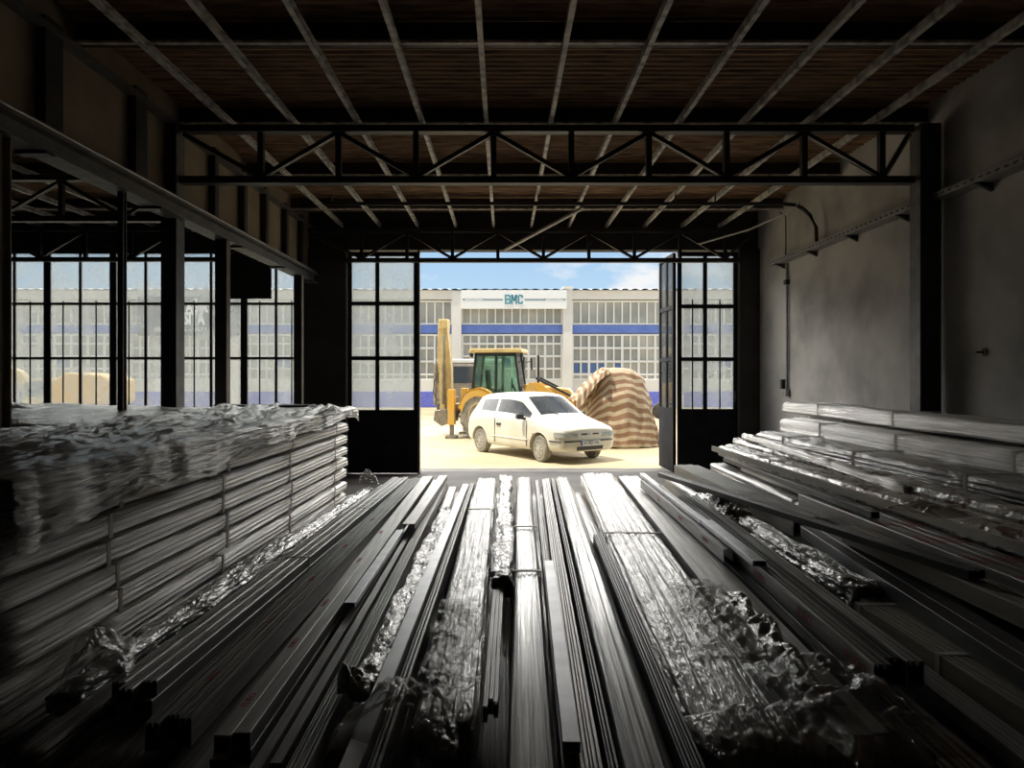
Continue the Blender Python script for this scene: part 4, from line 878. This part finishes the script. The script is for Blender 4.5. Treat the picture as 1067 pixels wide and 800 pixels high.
loose('steel_profile', 'dark ribbed profile tucked beside the pale angle profile', (-0.385, 1.97, 0.72), (-0.332, 7.63, 0.72), 0.04, 0.1, 'rib', 'profile_dark')
film_bundle('wide_wrapped_bundle', 'wide shiny film-wrapped bundle left of the centre line', (-0.2, 2.37, 0.735), (-0.188, 7.95, 0.735), 0.22, 0.14, 41, 'film_grey', wr=.009, ribs=5, ripple=.006, nl=170, nc=60, lump=.004, straps=(3.7,))
film_bundle('crumpled_bundle', 'crumpled film bundle with a bulge, just left of the centre line', (-0.012, 4.03, 0.745), (0.02, 8.03, 0.735), 0.105, 0.12, 47, 'film_crumple', wr=.024, lump=.026, nl=130, nc=44, ribs=2)
pack('profile_pack', 'thin dark three-strip profile in the gap beside the centre bundle', (-0.048, 2.59, 0.7), (-0.03, 3.97, 0.7), 0.055, 0.06, 3, 1, 'rib', 'profile_grey')
film_bundle('ribbed_bundle', 'grey ribbed bundle running straight down the centre of the pile', (0.08, 1.93, 0.745), (0.22, 7.96, 0.745), 0.155, 0.15, 53, 'film_soft', wr=.008, ribs=5, ripple=.006, nl=120, straps=(2.2, 3.4))
loose('steel_profile', 'thin dark profile right of the centre ribbed bundle', (0.185, 1.96, 0.71), (0.36, 7.91, 0.71), 0.033, 0.1, 'rib', 'profile_dark')
loose('flat_profile', 'bright flat steel bar lying near the centre of the pile', (0.207, 2.2, 0.755), (0.27, 4.33, 0.755), 0.055, 0.035, 'box', 'bright_metal')
pack('profile_pack', 'pair of grooved grey profiles right of the bright flat bar', (0.25, 1.97, 0.715), (0.46, 7.98, 0.715), 0.08, 0.11, 2, 1, 'rib', 'profile_grey')
loose('steel_profile', 'slim dark grooved profile between grey pair and ribbed bundle', (0.315, 1.95, 0.735), (0.53, 7.88, 0.735), 0.032, 0.12, 'rib', 'profile_charcoal')
film_bundle('ribbed_bundle', 'grey ribbed bundle right of the centre line beside dark channels', (0.42, 1.93, 0.745), (0.645, 7.96, 0.745), 0.155, 0.15, 59, 'film_soft', wr=.008, ribs=4, ripple=.007, nl=120)
pack('profile_pack', 'dark grooved pair of profiles against the wide right bundle', (0.54, 1.91, 0.755), (0.66, 5.08, 0.755), 0.065, 0.08, 2, 1, 'rib', 'profile_charcoal')
film_bundle('wide_wrapped_bundle', 'widest shiny film-wrapped bundle, right of the centre line', (0.79, 2.22, 0.745), (1.07, 8.26, 0.745), 0.385, 0.15, 61, 'film_grey', wr=.010, ribs=7, nl=190, nc=90, lump=.004, ripple=.006, straps=(2.9,))
pack('profile_pack', 'flat grey pack with a smooth top right of the widest bundle', (1.12, 2.28, 0.735), (1.385, 8.03, 0.735), 0.22, 0.11, 4, 1, 'box', 'profile_grey', gap=.0008)
pack('profile_pack', 'slim dark pack of grooved profiles beside the flat grey pack', (1.262, 2.12, 0.745), (1.525, 7.81, 0.745), 0.052, 0.12, 2, 1, 'rib', 'profile_charcoal')
pack('profile_pack', 'long dusty pack at the lower right with small black print', (1.43, 2.15, 0.66), (1.65, 7.84, 0.66), 0.17, 0.1, 2, 1, 'rib', 'profile_grey', words=[('t', .35, 'MRD 40 - MM', .04, 'black_print', -.03), ('t', 1.0, '2 - DOOMM', .045, 'black_print', -.03), ('t', .75, 'TSE', .05, 'red_print', .03)])
loose('lettered_profile', 'dark profile with red lettering ending short beside the pale flat bars', (1.345, 4.31, 0.83), (1.38, 7.11, 0.83), 0.06, 0.08, 'chan', 'profile_dark', words=[('l', d, 'EURO', .045, 'red_print') for d in (.4, 1.1, 1.9)])
loose('flat_profile', 'pale flat bar, the longer of two above the lettered channel', (1.385, 4.99, 0.865), (1.41, 7.33, 0.865), 0.05, 0.03, 'box', 'bright_metal')
loose('flat_profile', 'pale flat bar, the shorter and brighter one above the lettered channel', (1.38, 3.88, 0.87), (1.4, 4.97, 0.87), 0.075, 0.03, 'box', 'bright_metal')
pack('lettered_channels', 'long dark channels with red lettering, near end cut square at right', (1.43, 2.62, 0.835), (1.57, 6.15, 0.835), 0.2, 0.1, 3, 1, 'rib', 'profile_dark', mats=['profile_dark', 'profile_charcoal', 'profile_grey'], words=[('l', .10, 'EURO', .06, 'red_print'), ('l', .62, 'EURO', .06, 'red_print'), ('l', 1.25, 'EURO', .06, 'red_print'), ('l', 1.9, 'EURO', .06, 'red_print')])
pack('profile_pack', 'pale dusty profiles under the lettered channels', (1.38, 2.73, 0.73), (1.54, 6.41, 0.73), 0.1, 0.06, 2, 1, 'box', 'profile_grey', words=[('t', .3, 'TSE  MRD 40', .04, 'black_print', -.025)])
film_bundle('crumpled_bundle', 'wrinkled film-wrapped bundle behind the lettered channels', (1.79, 3.53, 0.83), (1.77, 6.47, 0.82), 0.155, 0.11, 67, 'film_crumple', wr=.016, lump=.018, nl=140, nc=44, ribs=3)
pack('profile_pack', 'dusty striped pack running out to the lower right corner', (1.82, 2.3, 0.79), (1.8, 3.48, 0.79), 0.25, 0.1, 4, 1, 'rib', 'profile_olive', ties=(.5, 1.1))
pack('profile_pack', 'dusty striped pack right of the lettered channels near the floor gap', (1.61, 2.12, 0.72), (1.635, 3.41, 0.73), 0.1, 0.055, 2, 1, 'rib', 'profile_grey')
pack('charcoal_pack', 'smooth charcoal pack slanting across right of the wrinkled bundle', (1.84, 2.32, 0.87), (2.05, 4.79, 0.87), 0.17, 0.07, 2, 1, 'box', 'profile_charcoal')
pack('olive_pack', 'brownish grey pack between the two charcoal packs', (2.09, 2.71, 0.97), (2.07, 4.3, 0.97), 0.14, 0.085, 2, 1, 'rib', 'profile_olive')
# right-hand terrace
pack('profile_pack', 'pale bare pack at the far end right of the doorway gap', (2.08, 4.9, 0.9), (1.95, 7.74, 0.9), 0.26, 0.12, 5, 1, 'rib', 'profile_grey', ties=(1.0,))
film_bundle('wrapped_bundle', 'smooth film-wrapped bundle above the dark slanting channel', (2.33, 2.4, 0.885), (2.36, 8.0, 0.895), 0.18, 0.12, 71, 'film_soft', wr=.012, nl=110, straps=(1.6, 3.2))
pack('red_printed_pack', 'wide pack with rows of faint red lettering at the right', (2.34, 2.3, 1.0), (2.28, 5.3, 1.0), 0.26, 0.1, 4, 1, 'box', 'profile_grey', words=[('t', d, 'EURO', .05, 'red_print', ox) for d in (.4, .75, 1.1, 1.5, 1.9, 2.3) for ox in (-.10, -.03, .05, .11)])
o1 = loose('dark_channel', 'black channel lying along the pile under the printed wrap', (2.23, 4.32, 1.05), (2.22, 7.2, 1.045), 0.05, 0.04, 'box', 'profile_charcoal')
loose('dark_channel', 'long black channel slanting across the right pile', (2.07, 3.15, 1.02), (1.48, 6.74, 0.955), 0.085, 0.04, 'rib', 'profile_charcoal')
# printed wrapped bundles
def printmat():
    m = bpy.data.materials.new('printed_film'); m.use_nodes = True; t = m.node_tree; p = t.nodes['Principled BSDF']; n_, l_ = t.nodes.new, t.links.new
    c = n_('ShaderNodeTexCoord'); mp = n_('ShaderNodeMapping'); mp.inputs['Scale'].default_value = (9, 5, 9); mp.inputs['Rotation'].default_value = (0, 0, .6); l_(c.outputs['Object'], mp.inputs[0])
    n = n_('ShaderNodeTexNoise'); n.inputs['Scale'].default_value = 1.6; n.inputs['Detail'].default_value = 2; n.inputs['Distortion'].default_value = .8; l_(mp.outputs[0], n.inputs['Vector'])
    r = n_('ShaderNodeValToRGB'); l_(n.outputs['Fac'], r.inputs[0]); r.color_ramp.interpolation = 'EASE'; e = r.color_ramp.elements; e[0].position = .36; e[0].color = (.14, .11, .10, 1); e[1].position = .54; e[1].color = (.80, .78, .74, 1)
    q = r.color_ramp.elements.new(.42); q.color = (.34, .13, .11, 1); q = r.color_ramp.elements.new(.46); q.color = (.60, .58, .54, 1)
    l_(r.outputs[0], p.inputs['Base Color']); p.inputs['Roughness'].default_value = .3; p.inputs['Coat Weight'].default_value = .5
    b = n_('ShaderNodeBump'); b.inputs['Strength'].default_value = .8; b.inputs['Distance'].default_value = .02; n2 = n_('ShaderNodeTexNoise'); n2.inputs['Scale'].default_value = 14; n2.inputs['Distortion'].default_value = 1; l_(c.outputs['Object'], n2.inputs['Vector']); l_(n2.outputs['Fac'], b.inputs['Height']); l_(b.outputs[0], p.inputs['Normal'])
    MATS['printed_film'] = m
printmat()
film_bundle('printed_bundle', 'bundle in printed film with a pale front edge, left of the pair', (2.68, 2.2, 1.09), (2.47, 8.0, 1.09), 0.24, 0.12, 73, 'printed_film', wr=.012, lump=.012, nl=160, nc=50, straps=(.2, 2.1, 4.3))
film_bundle('printed_bundle', 'bundle in torn printed film with white patches, right of the pair', (2.96, 2.3, 1.12), (2.74, 8.3, 1.13), 0.22, 0.14, 79, 'printed_film', wr=.014, lump=.016, nl=160, nc=50)
film_bundle('crumpled_bundle', 'thin tube of torn white film lying on the printed bundles', (2.46, 4.36, 1.2), (2.74, 8.2, 1.2), 0.07, 0.05, 83, 'film_white', wr=.010, lump=.014, nl=120, nc=28, ribs=1)
pack('edge_pack', 'pale pair of profiles edging the printed bundles at the front', (2.515, 2.2, 1.07), (2.303, 7.95, 1.08), 0.036, 0.05, 2, 1, 'box', 'strap_white')
def wadfn(L, w, hgt, seed):
    def f(u, v):
        y = (v-.5)*L; x = (u-.5)*w*(1+.3*nv(y*3, seed, 0)); e = math.sin(PI*min(1, max(0, u)))**.5*math.sin(PI*v)**.5
        return (x + .04*nv(y*5, x*5, seed), y + .03*nv(x*7, y*7, seed+3), .006 + e*hgt*(.35 + 1.3*abs(nv(x*7, y*5, seed)) + .7*abs(nv(x*16, y*12, seed+1)) + .3*abs(nv(x*34, y*30, seed+2))))
    return f
def wad(lab, px, py, z, L, w, h, seed, rz, material='loose_film'):
    o = drape(60, 90, wadfn(L, w, h, seed)).build('crumpled_film', M[material], smooth='all'); p = at(px, py, z); o.location = p; o.rotation_euler = (0, 0, R(rz)); tag(o, lab, 'plastic film'); return o
wad('torn clear film tuft lying on the printed bundles at right', 968, 535, 1.13, .35, .2, .05, 3, 30)
# upper terrace by the wall
for i, (a, b, w, h, s, lb) in enumerate([((3.36, 3.2, 1.21), (3.12, 8.4, 1.21), .43, .14, 91, 'shiny film-wrapped bundle, front step of the pile along the right wall'),
        ((3.80, 3.4, 1.335), (3.57, 8.9, 1.335), .39, .255, 93, 'film-wrapped bundle, middle step of the pile along the right wall')]):
    film_bundle('wrapped_bundle', lb, a, b, w, h, s, 'film_white' if i else 'film_grey', wr=.014, lump=.006, nl=130, nc=56, straps=(1.6, 3.0, 4.4), ribs=6)
film_bundle('wrapped_bundle', 'pale film-wrapped bundle on top of the pile against the right wall', (4.02, 3.9, 1.51), (3.94, 9.65, 1.51), 0.5, 0.155, 97, 'film_white', wr=.014, nl=130, nc=56, straps=(1.2, 3.0, 4.6), ribs=6)
film_bundle('wrapped_bundle', 'pale film-wrapped bundle under the topmost one by the right wall', (4.21, 3.9, 1.33), (4.19, 9.6, 1.33), 0.37, 0.16, 99, 'film_white', wr=.014, nl=130, nc=56, straps=(1.2, 3.0, 4.6), ribs=6)
# loose film over the near ends
wad('big crumpled clear film over the near end of the flat grey pack', 880, 735, .74, .75, .40, .09, 11, 8)
wad('long ridge of bunched clear film between two right-hand bundles', 800, 665, .75, 1.25, .12, .055, 17, -3, 'film_crumple')
wad('bunched clear film at the near end of the widest bundle', 800, 768, .745, .30, .45, .08, 19, 5)
wad('crumpled clear film hanging at the near end of wide left bundle', 425, 748, .73, .45, .34, .11, 23, -6)
wad('crumpled clear film at the near end of the strip beside left stack', 105, 690, .68, .45, .25, .12, 29, 20)
wad('small knot of clear film at the end of the narrow bundle', 366, 716, .70, .16, .13, .08, 31, 0, 'film_crumple')
wad('puff of clear film at the far end of the strip by the left stack', 383, 503, .68, .35, .22, .12, 37, 12)
wad('folded clear film lying over the wrinkled bundle at right', 757, 528, .83, .7, .22, .10, 41, -4, 'film_crumple')

wad('creased clear film trailing over the widest bundle, near its middle', 742, 640, .745, 1.1, .30, .035, 43, -5)
wad('creased clear film lying over the wide bundle left of centre', 470, 660, .735, .9, .20, .035, 47, 0)

wad('bunched clear film at the far corner of the left stack', 345, 432, 1.50, .5, .20, .06, 61, 0)
